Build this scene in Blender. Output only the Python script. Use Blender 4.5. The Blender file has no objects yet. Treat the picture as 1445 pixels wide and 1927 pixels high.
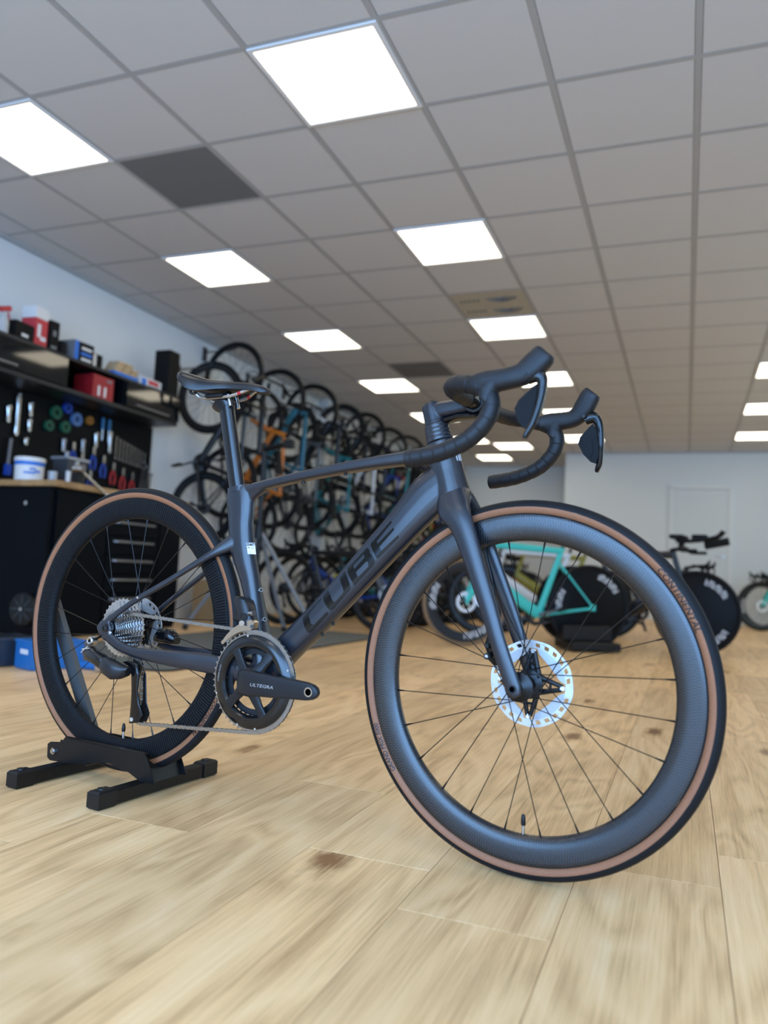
import bpy, bmesh, math, random
from math import sin, cos, pi, radians as R_
from mathutils import Vector as V, Matrix as M
from mathutils.bvhtree import BVHTree
random.seed(7)
SC = bpy.context.scene
COL = SC.collection
# ------------------------------------------------------------------ camera
YAW, PITCH, ROLL, CAMH, FPX = -0.3730, 0.0779, 0.0515, 0.5314, 1464.8
fw = V((sin(YAW)*cos(PITCH), cos(YAW)*cos(PITCH), sin(PITCH)))
rt = V((cos(YAW), -sin(YAW), 0)); up = rt.cross(fw)
r2 = rt*cos(ROLL)+up*sin(ROLL); u2 = -rt*sin(ROLL)+up*cos(ROLL)
cd = bpy.data.cameras.new('camera'); cam = bpy.data.objects.new('camera', cd); COL.objects.link(cam)
m = M((r2, u2, -fw)).transposed().to_4x4(); m.translation = (0, 0, CAMH); cam.matrix_world = m
cd.sensor_fit = 'VERTICAL'; cd.sensor_height = 36; cd.lens = FPX/1927*36; cd.clip_start = .05
cd.dof.use_dof = True; cd.dof.focus_distance = 1.72; cd.dof.aperture_fstop = 2.25
SC.camera = cam
# ------------------------------------------------------------------ light
SC.view_settings.view_transform = 'Standard'; SC.view_settings.look = 'None'
SC.view_settings.exposure = 0.0; SC.view_settings.gamma = 1.0
W = bpy.data.worlds.new('daylight'); SC.world = W; W.use_nodes = True
W.node_tree.nodes['Background'].inputs[0].default_value = (.55, .75, 1, 1)
W.node_tree.nodes['Background'].inputs[1].default_value = 1.0
LAMP = 5.3          # emission of the ceiling panels
def area(name, loc, rot, sx, sy, energy, col):
    l = bpy.data.lights.new(name, 'AREA'); l.shape = 'RECTANGLE'; l.size = sx; l.size_y = sy; l.energy = energy; l.color = col
    o = bpy.data.objects.new(name, l); COL.objects.link(o); o.location = loc; o.rotation_euler = rot; return o
# daylight through the shop window in the wall behind the camera
area('window_daylight', (.1, -2.46, 1.35), (R_(90), 0, 0), 5.6, 2.3, 450, (.26, .53, 1))
# daylight through the windows of the right-hand wall
area('side_window_daylight', (3.78, 8.2, 1.6), (R_(90), 0, R_(90)), 6.6, 1.7, 60, (.80, 1, .95))
# ------------------------------------------------------------------ materials
MATS = {}
def nodes_of(m): return m.node_tree.nodes, m.node_tree.links
def mat(name, col=(.5, .5, .5), rough=.5, metal=0., spec=.5, noise=None, bump=None, emit=None, coat=0.):
    if name in MATS: return MATS[name]
    m = bpy.data.materials.new(name); m.use_nodes = True; n, l = nodes_of(m); b = n['Principled BSDF']
    b.inputs['Base Color'].default_value = (*col, 1); b.inputs['Roughness'].default_value = rough
    b.inputs['Metallic'].default_value = metal; b.inputs['Specular IOR Level'].default_value = spec
    b.inputs['Coat Weight'].default_value = coat; b.inputs['Coat Roughness'].default_value = .08
    if emit: b.inputs['Emission Color'].default_value = (*emit[0], 1); b.inputs['Emission Strength'].default_value = emit[1]
    if noise or bump:
        t = n.new('ShaderNodeTexCoord')
    if noise:
        sc, amt = noise
        z = n.new('ShaderNodeTexNoise'); z.inputs['Scale'].default_value = sc; z.inputs['Detail'].default_value = 4
        l.new(t.outputs['Object'], z.inputs['Vector'])
        r = n.new('ShaderNodeMapRange'); r.inputs[3].default_value = 1-amt; r.inputs[4].default_value = 1+amt
        l.new(z.outputs[0], r.inputs[0])
        x = n.new('ShaderNodeVectorMath'); x.operation = 'SCALE'; x.inputs[0].default_value = col
        l.new(r.outputs[0], x.inputs['Scale']); l.new(x.outputs[0], b.inputs['Base Color'])
    if bump:
        sc, st, di = bump
        z = n.new('ShaderNodeTexNoise'); z.inputs['Scale'].default_value = sc
        l.new(t.outputs['Object'], z.inputs['Vector'])
        p = n.new('ShaderNodeBump'); p.inputs['Strength'].default_value = st; p.inputs['Distance'].default_value = di
        l.new(z.outputs[0], p.inputs['Height']); l.new(p.outputs[0], b.inputs['Normal'])
    MATS[name] = m; return m
def carbon_mat(name, nu, nv, stripes, c0, c1, r0, r1, spec):
    m = bpy.data.materials.new(name); m.use_nodes = True; n, l = nodes_of(m); b = n['Principled BSDF']
    uv = n.new('ShaderNodeUVMap'); uv.uv_map = 'uv'
    b.inputs['Specular IOR Level'].default_value = spec
    s = n.new('ShaderNodeMapping'); s.inputs['Scale'].default_value = (nu, nv, 1); l.new(uv.outputs[0], s.inputs[0])
    if stripes:
        t = n.new('ShaderNodeTexWave'); t.wave_type = 'BANDS'; t.bands_direction = 'X'; t.inputs['Scale'].default_value = .5
        t.inputs['Distortion'].default_value = .25; t.inputs['Detail'].default_value = 1; f = t.outputs[1]
    else:
        t = n.new('ShaderNodeTexChecker'); t.inputs['Scale'].default_value = 1; f = t.outputs[1]
    l.new(s.outputs[0], t.inputs['Vector'])
    k = n.new('ShaderNodeMix'); k.data_type = 'RGBA'; l.new(f, k.inputs[0])
    k.inputs[6].default_value = (*c0, 1); k.inputs[7].default_value = (*c1, 1); l.new(k.outputs[2], b.inputs['Base Color'])
    q = n.new('ShaderNodeMapRange'); q.inputs[3].default_value = r0; q.inputs[4].default_value = r1
    l.new(f, q.inputs[0]); l.new(q.outputs[0], b.inputs['Roughness'])
    p = n.new('ShaderNodeBump'); p.inputs['Strength'].default_value = .3 if stripes else .06; p.inputs['Distance'].default_value = .0006 if stripes else .0002
    l.new(f, p.inputs['Height']); l.new(p.outputs[0], b.inputs['Normal'])
    return m
def wood_mat(name, dark, light, scale=1., knots=True, rough=.42):
    m = bpy.data.materials.new(name); m.use_nodes = True; n, l = nodes_of(m); b = n['Principled BSDF']
    tc = n.new('ShaderNodeTexCoord'); oi = n.new('ShaderNodeObjectInfo')
    off = n.new('ShaderNodeVectorMath'); off.operation = 'SCALE'; off.inputs[0].default_value = (7.3, 31.7, 3.1); l.new(oi.outputs['Random'], off.inputs['Scale'])
    ad = n.new('ShaderNodeVectorMath'); l.new(tc.outputs['Object'], ad.inputs[0]); l.new(off.outputs[0], ad.inputs[1])
    def mp(sx, sy):
        q = n.new('ShaderNodeMapping'); q.inputs['Scale'].default_value = (sx*scale, sy*scale, 1); l.new(ad.outputs[0], q.inputs[0]); return q.outputs[0]
    def noise(v, sc, det, rg=.6, dist=0):
        z = n.new('ShaderNodeTexNoise'); z.inputs['Scale'].default_value = sc; z.inputs['Detail'].default_value = det; z.inputs['Roughness'].default_value = rg
        z.inputs['Distortion'].default_value = dist; l.new(v, z.inputs['Vector']); return z.outputs[0]
    def math(op, a, b_):
        q = n.new('ShaderNodeMath'); q.operation = op
        for i, x in enumerate((a, b_)):
            if isinstance(x, (int, float)): q.inputs[i].default_value = x
            else: l.new(x, q.inputs[i])
        return q.outputs[0]
    # cathedral figure: contour lines of a stretched smooth field
    base = noise(mp(3.4, .75), 1.3, 2.5, .5, .5)
    rings = math('FRACT', math('MULTIPLY', base, 9), 0)
    tri = math('ABSOLUTE', math('SUBTRACT', rings, .5), 0)           # 0 .. .5
    fine = noise(mp(210, 4.5), 1.0, 5, .72)                          # pores along the plank
    streak = noise(mp(22, .8), 1.0, 3, .6)
    broad = noise(mp(2.0, .9), 1.0, 2)
    v = math('ADD', math('MULTIPLY', tri, .46), math('MULTIPLY', fine, .88))
    v = math('ADD', v, math('MULTIPLY', streak, .6)); v = math('ADD', v, math('MULTIPLY', broad, .35))
    if knots:
        vo = n.new('ShaderNodeTexVoronoi'); vo.inputs['Scale'].default_value = 1.0; l.new(mp(2.9, 1.25), vo.inputs['Vector'])
        wob = math('ADD', vo.outputs['Distance'], math('MULTIPLY', math('SUBTRACT', noise(mp(26, 12), 1, 2), .5), .12))
        kn = n.new('ShaderNodeMapRange'); kn.inputs[1].default_value = .0; kn.inputs[2].default_value = .13; kn.inputs[3].default_value = -.8; kn.inputs[4].default_value = 0
        l.new(wob, kn.inputs[0]); v = math('ADD', v, kn.outputs[0])
    rp = n.new('ShaderNodeMapRange'); rp.inputs[1].default_value = .52; rp.inputs[2].default_value = 1.38; l.new(v, rp.inputs[0])
    cr = n.new('ShaderNodeValToRGB'); e = cr.color_ramp.elements
    e[0].position = 0; e[0].color = (*dark, 1); e[1].position = 1.0; e[1].color = (*light, 1)
    mid = e.new(.34); mid.color = (light[0]*.63, light[1]*.54, light[2]*.43, 1); md2 = e.new(.62); md2.color = (light[0]*.87, light[1]*.79, light[2]*.67, 1)
    l.new(rp.outputs[0], cr.inputs[0])
    tint = n.new('ShaderNodeMapRange'); tint.inputs[3].default_value = .86; tint.inputs[4].default_value = 1.1; l.new(oi.outputs['Random'], tint.inputs[0])
    sc_ = n.new('ShaderNodeVectorMath'); sc_.operation = 'SCALE'; l.new(cr.outputs[0], sc_.inputs[0]); l.new(tint.outputs[0], sc_.inputs['Scale'])
    l.new(sc_.outputs[0], b.inputs['Base Color'])
    b.inputs['Roughness'].default_value = rough; b.inputs['Specular IOR Level'].default_value = .4
    p = n.new('ShaderNodeBump'); p.inputs['Strength'].default_value = .12; p.inputs['Distance'].default_value = .001
    l.new(fine, p.inputs['Height']); l.new(p.outputs[0], b.inputs['Normal'])
    MATS[name] = m; return m
BLK = mat('black_plastic', (.0035, .0038, .0045), .45, spec=.4)
SATIN = mat('satin_black_carbon', (.0085, .0115, .0185), .31, spec=.7, noise=(400, .12))
GLOSS = mat('gloss_black', (.0025, .003, .004), .12, spec=.4)
DARKGLOSS = mat('gloss_dark_metal', (.004, .0045, .0055), .2, spec=.6)
RUB = mat('tyre_rubber', (.0055, .0058, .007), .6, spec=.25, bump=(900, .25, .0006))
TAN = mat('tan_sidewall', (.28, .108, .046), .6, noise=(260, .22), bump=(700, .2, .0004))
TAPE = mat('bar_tape', (.005, .0055, .0075), .5, spec=.4, bump=(700, .25, .0006))
HOODM = mat('hood_rubber', (.0055, .006, .008), .5, spec=.4, bump=(1500, .2, .0003))
STEEL = mat('bright_steel', (.52, .51, .50), .25, 1, noise=(300, .25))
CHAINM = mat('chain_steel', (.36, .35, .34), .32, 1, noise=(500, .35))
mat('deep_black', (.001, .001, .001), .9, spec=0.)
SILVER = mat('silver_alloy', (.80, .82, .85), .3, .85)
FINM = mat('pale_aluminium', (.44, .46, .49), .42, .6)
ROTM = mat('rotor_steel', (.56, .57, .59), .34, .85)
CHAMP = mat('champagne_alloy', (.55, .49, .42), .28, 1)
WHITE = mat('white_paint', (.78, .79, .80), .5)
PRINT = mat('dark_print', (.006, .006, .007), .55)
GREYP = mat('grey_print', (.42, .43, .45), .35, .5)
RED = mat('red_paint', (.45, .012, .018), .4)
STANDM = mat('stand_powder_coat', (.003, .0032, .0038), .4, spec=.35, bump=(900, .15, .0004))
RIMF = carbon_mat('woven_carbon', 760, 22, False, (.002, .0025, .0035), (.009, .011, .015), .25, .37, .8)
RIMR = carbon_mat('ribbed_carbon', 188, 1, True, (.0008, .0009, .001), (.014, .0145, .016), .36, .7, .12)
# ------------------------------------------------------------------ mesh helpers
class B:
    """collects vertices and faces of one mesh"""
    def __init__(s): s.v = []; s.f = []; s.uv = []
    def add(s, vs, fs, uvs=None):
        o = len(s.v); s.v += [tuple(x) for x in vs]; s.f += [tuple(i+o for i in f) for f in fs]
        s.uv += uvs if uvs else [(0, 0)]*len(vs); return s
    def box(s, c, size, mtx=None, ch=0.):
        x, y, z = [a/2 for a in size]; c = V(c)
        if ch:                                   # chamfered top and bottom rims
            vs = []
            for zz, k in ((-z, ch), (-z+ch, 0), (z-ch, 0), (z, ch)):
                for sx, sy in ((-1, -1), (1, -1), (1, 1), (-1, 1)): vs.append(V((sx*(x-k), sy*(y-k), zz)))
            fs = [(3, 2, 1, 0), (12, 13, 14, 15)]+[(a*4+i, a*4+(i+1) % 4, a*4+4+(i+1) % 4, a*4+4+i) for a in range(3) for i in range(4)]
        else:
            vs = [V((sx*x, sy*y, sz*z)) for sz in (-1, 1) for sx, sy in ((-1, -1), (1, -1), (1, 1), (-1, 1))]
            fs = [(3, 2, 1, 0), (4, 5, 6, 7)]+[(i, (i+1) % 4, 4+(i+1) % 4, 4+i) for i in range(4)]
        if mtx is not None: vs = [mtx @ q for q in vs]
        return s.add([q+c for q in vs], fs)
    def loft(s, rings, cap=True, closed=False):
        n = len(rings[0]); vs = [q for r in rings for q in r]; k = len(rings); fs = []
        for a in range(k if closed else k-1):
            b_ = (a+1) % k
            fs += [(a*n+i, a*n+(i+1) % n, b_*n+(i+1) % n, b_*n+i) for i in range(n)]
        if cap and not closed: fs += [tuple(range(n))[::-1], tuple((k-1)*n+i for i in range(n))]
        uv = [(i/n, a/max(1, k-1)) for a in range(k) for i in range(n)]
        return s.add(vs, fs, uv)
    def cyl(s, p0, p1, r0, r1=None, n=14):
        return s.tube([p0, p1], [r0, r0 if r1 is None else r1], n)
    def tube(s, pts, r, n=10, cap=True, closed=False):
        pts = [V(p) for p in pts]; k = len(pts)
        if not isinstance(r, (list, tuple)): r = [r]*k
        rings = []; nrm = None
        for i, p in enumerate(pts):
            if closed: t = pts[(i+1) % k]-pts[i-1]
            else: t = pts[min(i+1, k-1)]-pts[max(i-1, 0)]
            t.normalize()
            if nrm is None: nrm = t.orthogonal().normalized()
            nrm = (nrm-t*nrm.dot(t)).normalized(); bn = t.cross(nrm)
            rings.append([p+(nrm*cos(2*pi*j/n)+bn*sin(2*pi*j/n))*r[i] for j in range(n)])
        return s.loft(rings, cap, closed)
    def lathe(s, prof, n=48, axis='y', c=(0, 0, 0), closed=False):
        """prof: (radius, along-axis) pairs"""
        rings = []
        for j in range(n):
            a = 2*pi*j/n
            if axis == 'y': rings.append([V((r*cos(a), h, r*sin(a)))+V(c) for r, h in prof])
            elif axis == 'z': rings.append([V((r*cos(a), r*sin(a), h))+V(c) for r, h in prof])
            else: rings.append([V((h, r*cos(a), r*sin(a)))+V(c) for r, h in prof])
        m = len(prof); vs = [q for r in rings for q in r]; vs += [V(q) for q in rings[0]]; fs = []
        for a in range(n):
            for i in range(m if closed else m-1):
                i2 = (i+1) % m; fs.append((a*m+i, a*m+i2, (a+1)*m+i2, (a+1)*m+i))
        uv = [(a/n, i/(m-1)) for a in range(n+1) for i in range(m)]
        return s.add(vs, fs, uv)
    def prism(s, poly, f0, f1):
        """polygon points mapped by f0 and f1 to the two faces"""
        n = len(poly); vs = [f0(*p) for p in poly]+[f1(*p) for p in poly]
        return s.add(vs, [tuple(range(n))[::-1], tuple(range(n, 2*n))]+[(i, (i+1) % n, n+(i+1) % n, n+i) for i in range(n)])
    def mesh(s, name, mt=None, smooth=40):
        me = bpy.data.meshes.new(name); me.from_pydata(s.v, [], s.f); me.update()
        bm = bmesh.new(); bm.from_mesh(me); bmesh.ops.remove_doubles(bm, verts=bm.verts, dist=1e-6)
        bmesh.ops.recalc_face_normals(bm, faces=bm.faces); bm.to_mesh(me); bm.free()
        if smooth:
            me.polygons.foreach_set('use_smooth', [True]*len(me.polygons)); me.set_sharp_from_angle(angle=R_(smooth))
        if mt: me.materials.append(mt)
        return me
    def mesh_uv(s, name, mt):
        me = bpy.data.meshes.new(name); me.from_pydata(s.v, [], s.f); me.update()
        ul = me.uv_layers.new(name='uv'); li = [0]*len(me.loops); me.loops.foreach_get('vertex_index', li)
        ul.data.foreach_set('uv', [c for i in li for c in s.uv[i]])
        me.polygons.foreach_set('use_smooth', [True]*len(me.polygons)); me.set_sharp_from_angle(angle=R_(45))
        me.materials.append(mt); return me
def link(name, me, parent=None, loc=None, rot=None, mtx=None, label=None, cat=None, group=None, kind=None):
    o = bpy.data.objects.new(name, me); COL.objects.link(o)
    if parent: o.parent = parent
    if loc is not None: o.location = loc
    if rot is not None: o.rotation_euler = rot
    if mtx is not None: o.matrix_local = mtx
    for k, v in (('label', label), ('category', cat), ('group', group), ('kind', kind)):
        if v: o[k] = v
    return o
def obj(name, b, mt, parent=None, smooth=40, **k): return link(name, b.mesh(name, mt, smooth), parent, **k)
def thing(name, label, cat, loc=(0, 0, 0), rz=0, group=None, rot=None):
    return link(name, None, None, loc, rot or (0, 0, rz), label=label, cat=cat, group=group)
def struct(name, b, mt, parent=None, smooth=None): return link(name, b.mesh(name, mt, smooth), parent, kind='structure')
def text_mesh(txt, size, shear=0., bold=0.):
    cu = bpy.data.curves.new('lettering', 'FONT'); cu.body = txt; cu.size = size; cu.align_x = 'CENTER'; cu.align_y = 'CENTER'; cu.shear = shear; cu.offset = bold; cu.resolution_u = 2
    o = bpy.data.objects.new('lettering', cu); COL.objects.link(o); dg = bpy.context.evaluated_depsgraph_get()
    me = bpy.data.meshes.new_from_object(o.evaluated_get(dg)); bpy.data.objects.remove(o); return me
# ------------------------------------------------------------------ room shell
GX, GY, TL, HC = -1.1951, 2.6893, .6, 2.727
XL, XR, YB, YF, YD, XS = -4.46, 3.6, -2.3, 13.35, 14.95, -1.95
wallm = mat('wall_white', (.70, .735, .73), .7, noise=(1.3, .03))
wl = mat('wall_left_white', (.72, .75, .77), .7, noise=(1.1, .03))
trimm = mat('trim_white', (.74, .76, .74), .5)
gapm = mat('floor_joint', (.035, .022, .012), .8)
PLANK = wood_mat('oak_plank', (.25, .11, .038), (.97, .685, .39))
fl = struct('floor', B().box(((XL+XR)/2, (YB+YD)/2, -.05), (XR-XL+.4, YD-YB+.4, .08)), gapm)
PW, PL = .2447, 1.383
pm = B().box((0, 0, -.005), (PW-.0011, PL-.0011, .010), ch=.0007).mesh('plank', PLANK, None)
rest = B(); nplank = 0
known = {0: 1.76, -1: 1.57, -2: 1.218, -3: 1.393, -4: 1.81, -5: 1.35}
k0 = int((XL-.069)/PW)-1
for k in range(k0, 16):
    x = .069+PW*k+PW/2
    if x+PW/2 < XL+.02 or x-PW/2 > XR: continue
    y0 = known.get(k, random.uniform(0, PL)) % PL
    for j in range(-4, 13):
        yc = y0+PL*j+PL/2
        if yc+PL/2 < YB or yc-PL/2 > (YD if x < XS else YF): continue
        lo, hi = -1.05*max(yc, .2)-.7, .16*max(yc, .2)+.6
        if lo < x < hi and -.2 < yc < 12.2 and nplank < 296:
            link('plank', pm, fl, (x, yc, 0)); nplank += 1
        else:
            a, c = max(yc-PL/2, YB), min(yc+PL/2, YD if x < XS else YF)
            x0, x1 = max(x-PW/2, XL), min(x+PW/2, XR)
            rest.box(((x0+x1)/2, (a+c)/2, -.005), (x1-x0-.0011, c-a-.0011, .010))
link('plank', rest.mesh('planks_rest', PLANK, None), fl, kind='stuff')
# ceiling: T-bar grid, tiles, panels
barm = mat('ceiling_bar', (.40, .395, .39), .55)
tilem = mat('ceiling_tile', (.60, .59, .585), .85, noise=(220, .05), bump=(260, .3, .001))
darkt = mat('dark_vent_tile', (.16, .165, .17), .8, bump=(180, .4, .002))
speckm = mat('beige_vent_tile', (.46, .42, .33), .8, noise=(30, .1))
g = B()
cols = [c for c in range(-6, 9) if XL < GX+TL*c < XR]; rows = [r for r in range(-11, 21) if YB < GY+TL*r < YD]
for c in cols: g.box((GX+TL*c, (YB+YD)/2, HC+.012), (.026, YD-YB, .028))
for r in rows: g.box(((XL+XR)/2, GY+TL*r, HC+.012), (XR-XL, .026, .0272))
g.box(((XL+XR)/2, (YB+YD)/2, HC+.09), (XR-XL+.3, YD-YB+.3, .05))
ce = struct('ceiling', g, barm)
tm = B().box((0, 0, .0), (.572, .572, .018), ch=.003).mesh('ceiling_tile', tilem, None)
lampcells = [(c, r) for c in (-4, -1, 3) for r in range(-9, 19, 3)]+[(-3, 16)]
lampcells = [q for q in lampcells if not (q[0] != -4 and q[1] > 16) and not (q[1] == 18 and q[0] == -4 and False)]
special = {(-3, 1): darkt, (-3, 8): darkt, (-1, 5): speckm}
trest = B(); nt = 0
fxm = mat('light_frame', (.8, .8, .8), .4); dfm = mat('light_diffuser', (.9, .9, .9), .5, emit=((1, .90, .70), LAMP))
lf = B()
for a, s in (((0, .287), (.595, .021)), ((0, -.287), (.595, .021)), ((.287, 0), (.021, .553)), ((-.287, 0), (.021, .553))):
    lf.box((*a, -.002), (*s, .014))
lfm = lf.mesh('light_frame', fxm, None); ldm = B().box((0, 0, .0015), (.556, .556, .006)).mesh('light_diffuser', dfm, None)
cn = {-4: 'left hand column', -1: 'middle column', 3: 'right hand column', -3: 'odd spot deep at the back'}
vis = {-4: [0, 3, 6, 9, 12, 15, 18], -1: [0, 3, 6, 9, 12, 15], 3: [9, 12, 15, 6, 3, 0], -3: [16]}
ordw = ['nearest the camera', 'second from the camera', 'third from the camera', 'fourth from the camera', 'fifth from the camera', 'sixth from the camera', 'seventh and farthest']
for c in range(-7, 9):
    for r in range(-12, 21):
        x0, x1 = max(GX+TL*c, XL), min(GX+TL*(c+1), XR); y0, y1 = max(GY+TL*r, YB), min(GY+TL*(r+1), YD)
        if x1-x0 < .05 or y1-y0 < .05: continue
        xc, yc = (x0+x1)/2, (y0+y1)/2
        if (c, r) in lampcells:
            if c == 3: w = {0: None, 3: None, 6: None, 9: 'nearest of three in view', 12: 'middle of three in view', 15: 'farthest of three in view'}.get(r)
            elif r in vis[c]: w = ordw[vis[c].index(r)]
            else: w = None
            if r < 0: lab = 'square white ceiling light panel, %s, %s row behind the camera' % (cn[c], {-9: 'third', -6: 'second', -3: 'first'}[r])
            elif w is None: lab = 'square white ceiling light, right hand column, %s, outside the right edge of view' % {0: 'nearest the camera', 3: 'second', 6: 'third'}[r]
            elif c == -3: lab = 'square white ceiling light panel, odd one deep at the back between the two columns'
            else: lab = 'square white ceiling light panel, %s, %s' % (('middle column' if c == -1 else cn[c]), w)
            t = thing('ceiling_light', lab, 'light', (xc, yc, HC), group='square ceiling light panels')
            link('frame', lfm, t); link('diffuser', ldm, t)
            continue
        full = x1-x0 > .59 and y1-y0 > .59
        if (c, r) in special:
            o = link('ceiling_tile', B().box((0, 0, 0), (.572, .572, .018), ch=.003).mesh('ceiling_tile', special[(c, r)], None), ce, (xc, yc, HC+.008),
                     label='beige tile with dark swirl vents' if (c, r) == (-1, 5) else 'dark grey vent tile')
            if (c, r) == (-1, 5):
                sw = B()
                for (ax_, ay_) in ((.13, .13), (.13, -.13)):
                    for q in range(4):
                        rr = .035+.028*q
                        sw.tube([(ax_+rr*cos(t_)-.03, ay_+rr*sin(t_)*.9-.05, -.0095) for t_ in [R_(x) for x in range(10, 171, 20)]], .007, 5)
                for (ax_, ay_) in ((-.16, .12), (-.16, -.12)):
                    for q in range(5): sw.box((ax_-.07+.035*q, ay_, -.0095), (.016, .05, .004))
                obj('vent_slots', sw, darkt, o)
        elif full and nt < 296 and c < 5 and r >= -3:
            link('ceiling_tile', tm, ce, (xc, yc, HC+.008)); nt += 1
        else: trest.box((xc, yc, HC+.008), (x1-x0-.028, y1-y0-.028, .018))
link('ceiling_tile', trest.mesh('tiles_rest', tilem, None), ce, kind='stuff')
# walls
T = .12; HT = HC+.1
struct('wall_left', B().box((XL-T/2, (YB+YD)/2, HT/2), (T, YD-YB+.24, HT)), wl)
b = B().box((XR+T/2, (YB+4.8)/2, HT/2), (T, 4.8-YB+.24, HT)); b.box((XR+T/2, (11.6+YF)/2, HT/2), (T, YF-11.6+.24, HT)); b.box((XR+T/2, 8.2, .375), (T, 6.9, .75)); b.box((XR+T/2, 8.2, (2.45+HT)/2), (T, 6.9, HT-2.45))
struct('wall_right', b, wallm)
b = B().box(((XS+XR)/2, YF+T/2, HT/2), (XR-XS, T, HT)); b.box((XS-T/2+.12, (YF+YD)/2+.06, HT/2), (T, YD-YF-.12, HT)); b.box(((XL+XS)/2, YD+T/2, HT/2), (XS-XL+.2, T, HT))
struct('wall_back', b, wallm)
b = B().box(((XL+XR)/2, YB-T/2, .1), (XR-XL, T, .2)); b.box(((XL+XR)/2, YB-T/2, (2.5+HT)/2), (XR-XL, T, HT-2.5))
for xa, xb in ((XL, -2.75), (2.95, XR)): b.box(((xa+xb)/2, YB-T/2, 1.35), (xb-xa, T, 2.3))
struct('wall_front', b, wallm)
mull = mat('window_frame_black', (.02, .02, .022), .4)
b = B()
for x in (-2.7, -1.3, .1, 1.5, 2.9): b.box((x, YB-T/2, 1.35), (.07, .08, 2.3))
b.box((.1, YB-T/2, 2.0), (5.6, .07, .06)); struct('window_1', b, mull)
b = B()
for y in (4.95, 6.6, 8.2, 9.8, 11.45): b.box((XR+T/2, y, 1.6), (.08, .07, 1.7))
b.box((XR+T/2, 8.2, 1.3), (.07, 6.5, .05)); struct('window_2', b, mull)
b = B().box(((-.26+XS)/2, YF-.009, .05), (abs(XS+.26), .018, .1)); b.box(((.66+XR)/2, YF-.009, .05), (XR-.66, .018, .1)); struct('baseboard_back', b, trimm)
struct('baseboard_left', B().box((XL+.009, (YB+YD)/2, .05), (.018, YD-YB, .1)), trimm)
struct('trim_1', B().box((XL+.02, (YB+YD)/2, HC-.012), (.04, YD-YB, .025)), mat('cornice_grey', (.4, .41, .42), .5))
struct('trim_2', B().box(((XS+XR)/2, YF-.02, HC-.012), (XR-XS, .04, .025)), mat('cornice_grey'))
# column pipe on the left wall behind the bikes
struct('trim_3', B().box((XL+.06, 9.0, HC/2), (.12, .16, HC)), wl)
# door in the back wall
b = B()
for x in (-.245, .635): b.box((x, YF-.02, 1.065), (.06, .04, 2.13))
b.box((.195, YF-.02, 2.155), (.94, .04, .06)); struct('trim_4', b, trimm)
dr = struct('door_1', B().box((.195, YF-.012, 1.06), (.815, .024, 2.11)), mat('door_white', (.66, .69, .68), .5))
b = B().cyl((.53, YF-.03, 1.05), (.53, YF-.07, 1.05), .012); b.cyl((.53, YF-.065, 1.05), (.42, YF-.065, 1.05), .010); obj('door_handle', b, STEEL, dr)
# ------------------------------------------------------------------ hero bicycle (local frame: x forward, y left, z up, origin under the rear hub)
PHI, RX, RY, RZ, WB, STEER = -0.1155, -1.25600, 1.55756, 0.36858, 0.9921, -0.041
FX, FZ, HA, RAKE = math.sqrt(WB**2-(RZ-.34)**2), .34, R_(72.5), .045
perp = V((sin(HA), 0, cos(HA))); ax = V((-cos(HA), 0, sin(HA))); A0 = V((FX, 0, FZ))-perp*RAKE
RS = M.Rotation(STEER, 3, ax)
def S(a, b_, y=0): return A0+RS @ (perp*(a+RAKE)+ax*b_+V((0, y, 0)))
def S2(a, b_, y=0):                      # handlebar: turned a touch further, with its small roll
    return S(a-.04*y, b_+.035*y, y)
bike = thing('road_bicycle', 'matte black carbon road bicycle with tan tyre walls and bold lettering along its down tube', 'bicycle', (RX, RY, 0), PHI)
def sup(c, n, l, a, b_, e=2., k=20):
    r = []
    for i in range(k):
        t = 2*pi*i/k; x, y = cos(t), sin(t)
        r.append(c+n*(a*math.copysign(abs(x)**(2/e), x))+l*(b_*math.copysign(abs(y)**(2/e), y)))
    return r
def tubep(bb, st, e=2., lat=V((0, 1, 0)), k=20, f=None):
    """st: (x, y, z, half width in plane, half width sideways)"""
    P = [V(s[:3]) for s in st]; rings = []
    for i, s in enumerate(st):
        t = (P[min(i+1, len(P)-1)]-P[max(i-1, 0)]).normalized(); n = lat.cross(t).normalized(); l = t.cross(n).normalized()
        rings.append(sup(P[i], n, l, s[3], s[4], e, k))
    if f: rings = [[f(q) for q in r] for r in rings]
    bb.loft(rings)
def spline(st, n=4):
    out = []; k = len(st)
    for i in range(k-1):
        p0, p1, p2, p3 = st[max(i-1, 0)], st[i], st[i+1], st[min(i+2, k-1)]
        for j in range(n):
            t = j/n; out.append(tuple(.5*((2*q1)+(-q0+q2)*t+(2*q0-5*q1+4*q2-q3)*t*t+(-q0+3*q1-3*q2+q3)*t**3) for q0, q1, q2, q3 in zip(p0, p1, p2, p3)))
    return out+[tuple(st[-1])]
def fuse(name, bb, mt, parent, voxel=.0022, it=6, label=None):
    """fuse overlapping lofts into one continuous skin"""
    me = bpy.data.meshes.new(name); me.from_pydata(bb.v, [], bb.f)
    bm = bmesh.new(); bm.from_mesh(me); bmesh.ops.recalc_face_normals(bm, faces=bm.faces); bm.to_mesh(me); bm.free()
    o = bpy.data.objects.new('fuse', me); COL.objects.link(o)
    md = o.modifiers.new('r', 'REMESH'); md.mode = 'VOXEL'; md.voxel_size = voxel; md.use_smooth_shade = True
    md = o.modifiers.new('s', 'SMOOTH'); md.factor = .5; md.iterations = it
    dg = bpy.context.evaluated_depsgraph_get(); r = bpy.data.meshes.new_from_object(o.evaluated_get(dg)); bpy.data.objects.remove(o)
    r.name = name; r.materials.clear(); r.materials.append(mt); r.polygons.foreach_set('use_smooth', [True]*len(r.polygons)); r.update()
    return link(name, r, parent, label=label)
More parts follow.
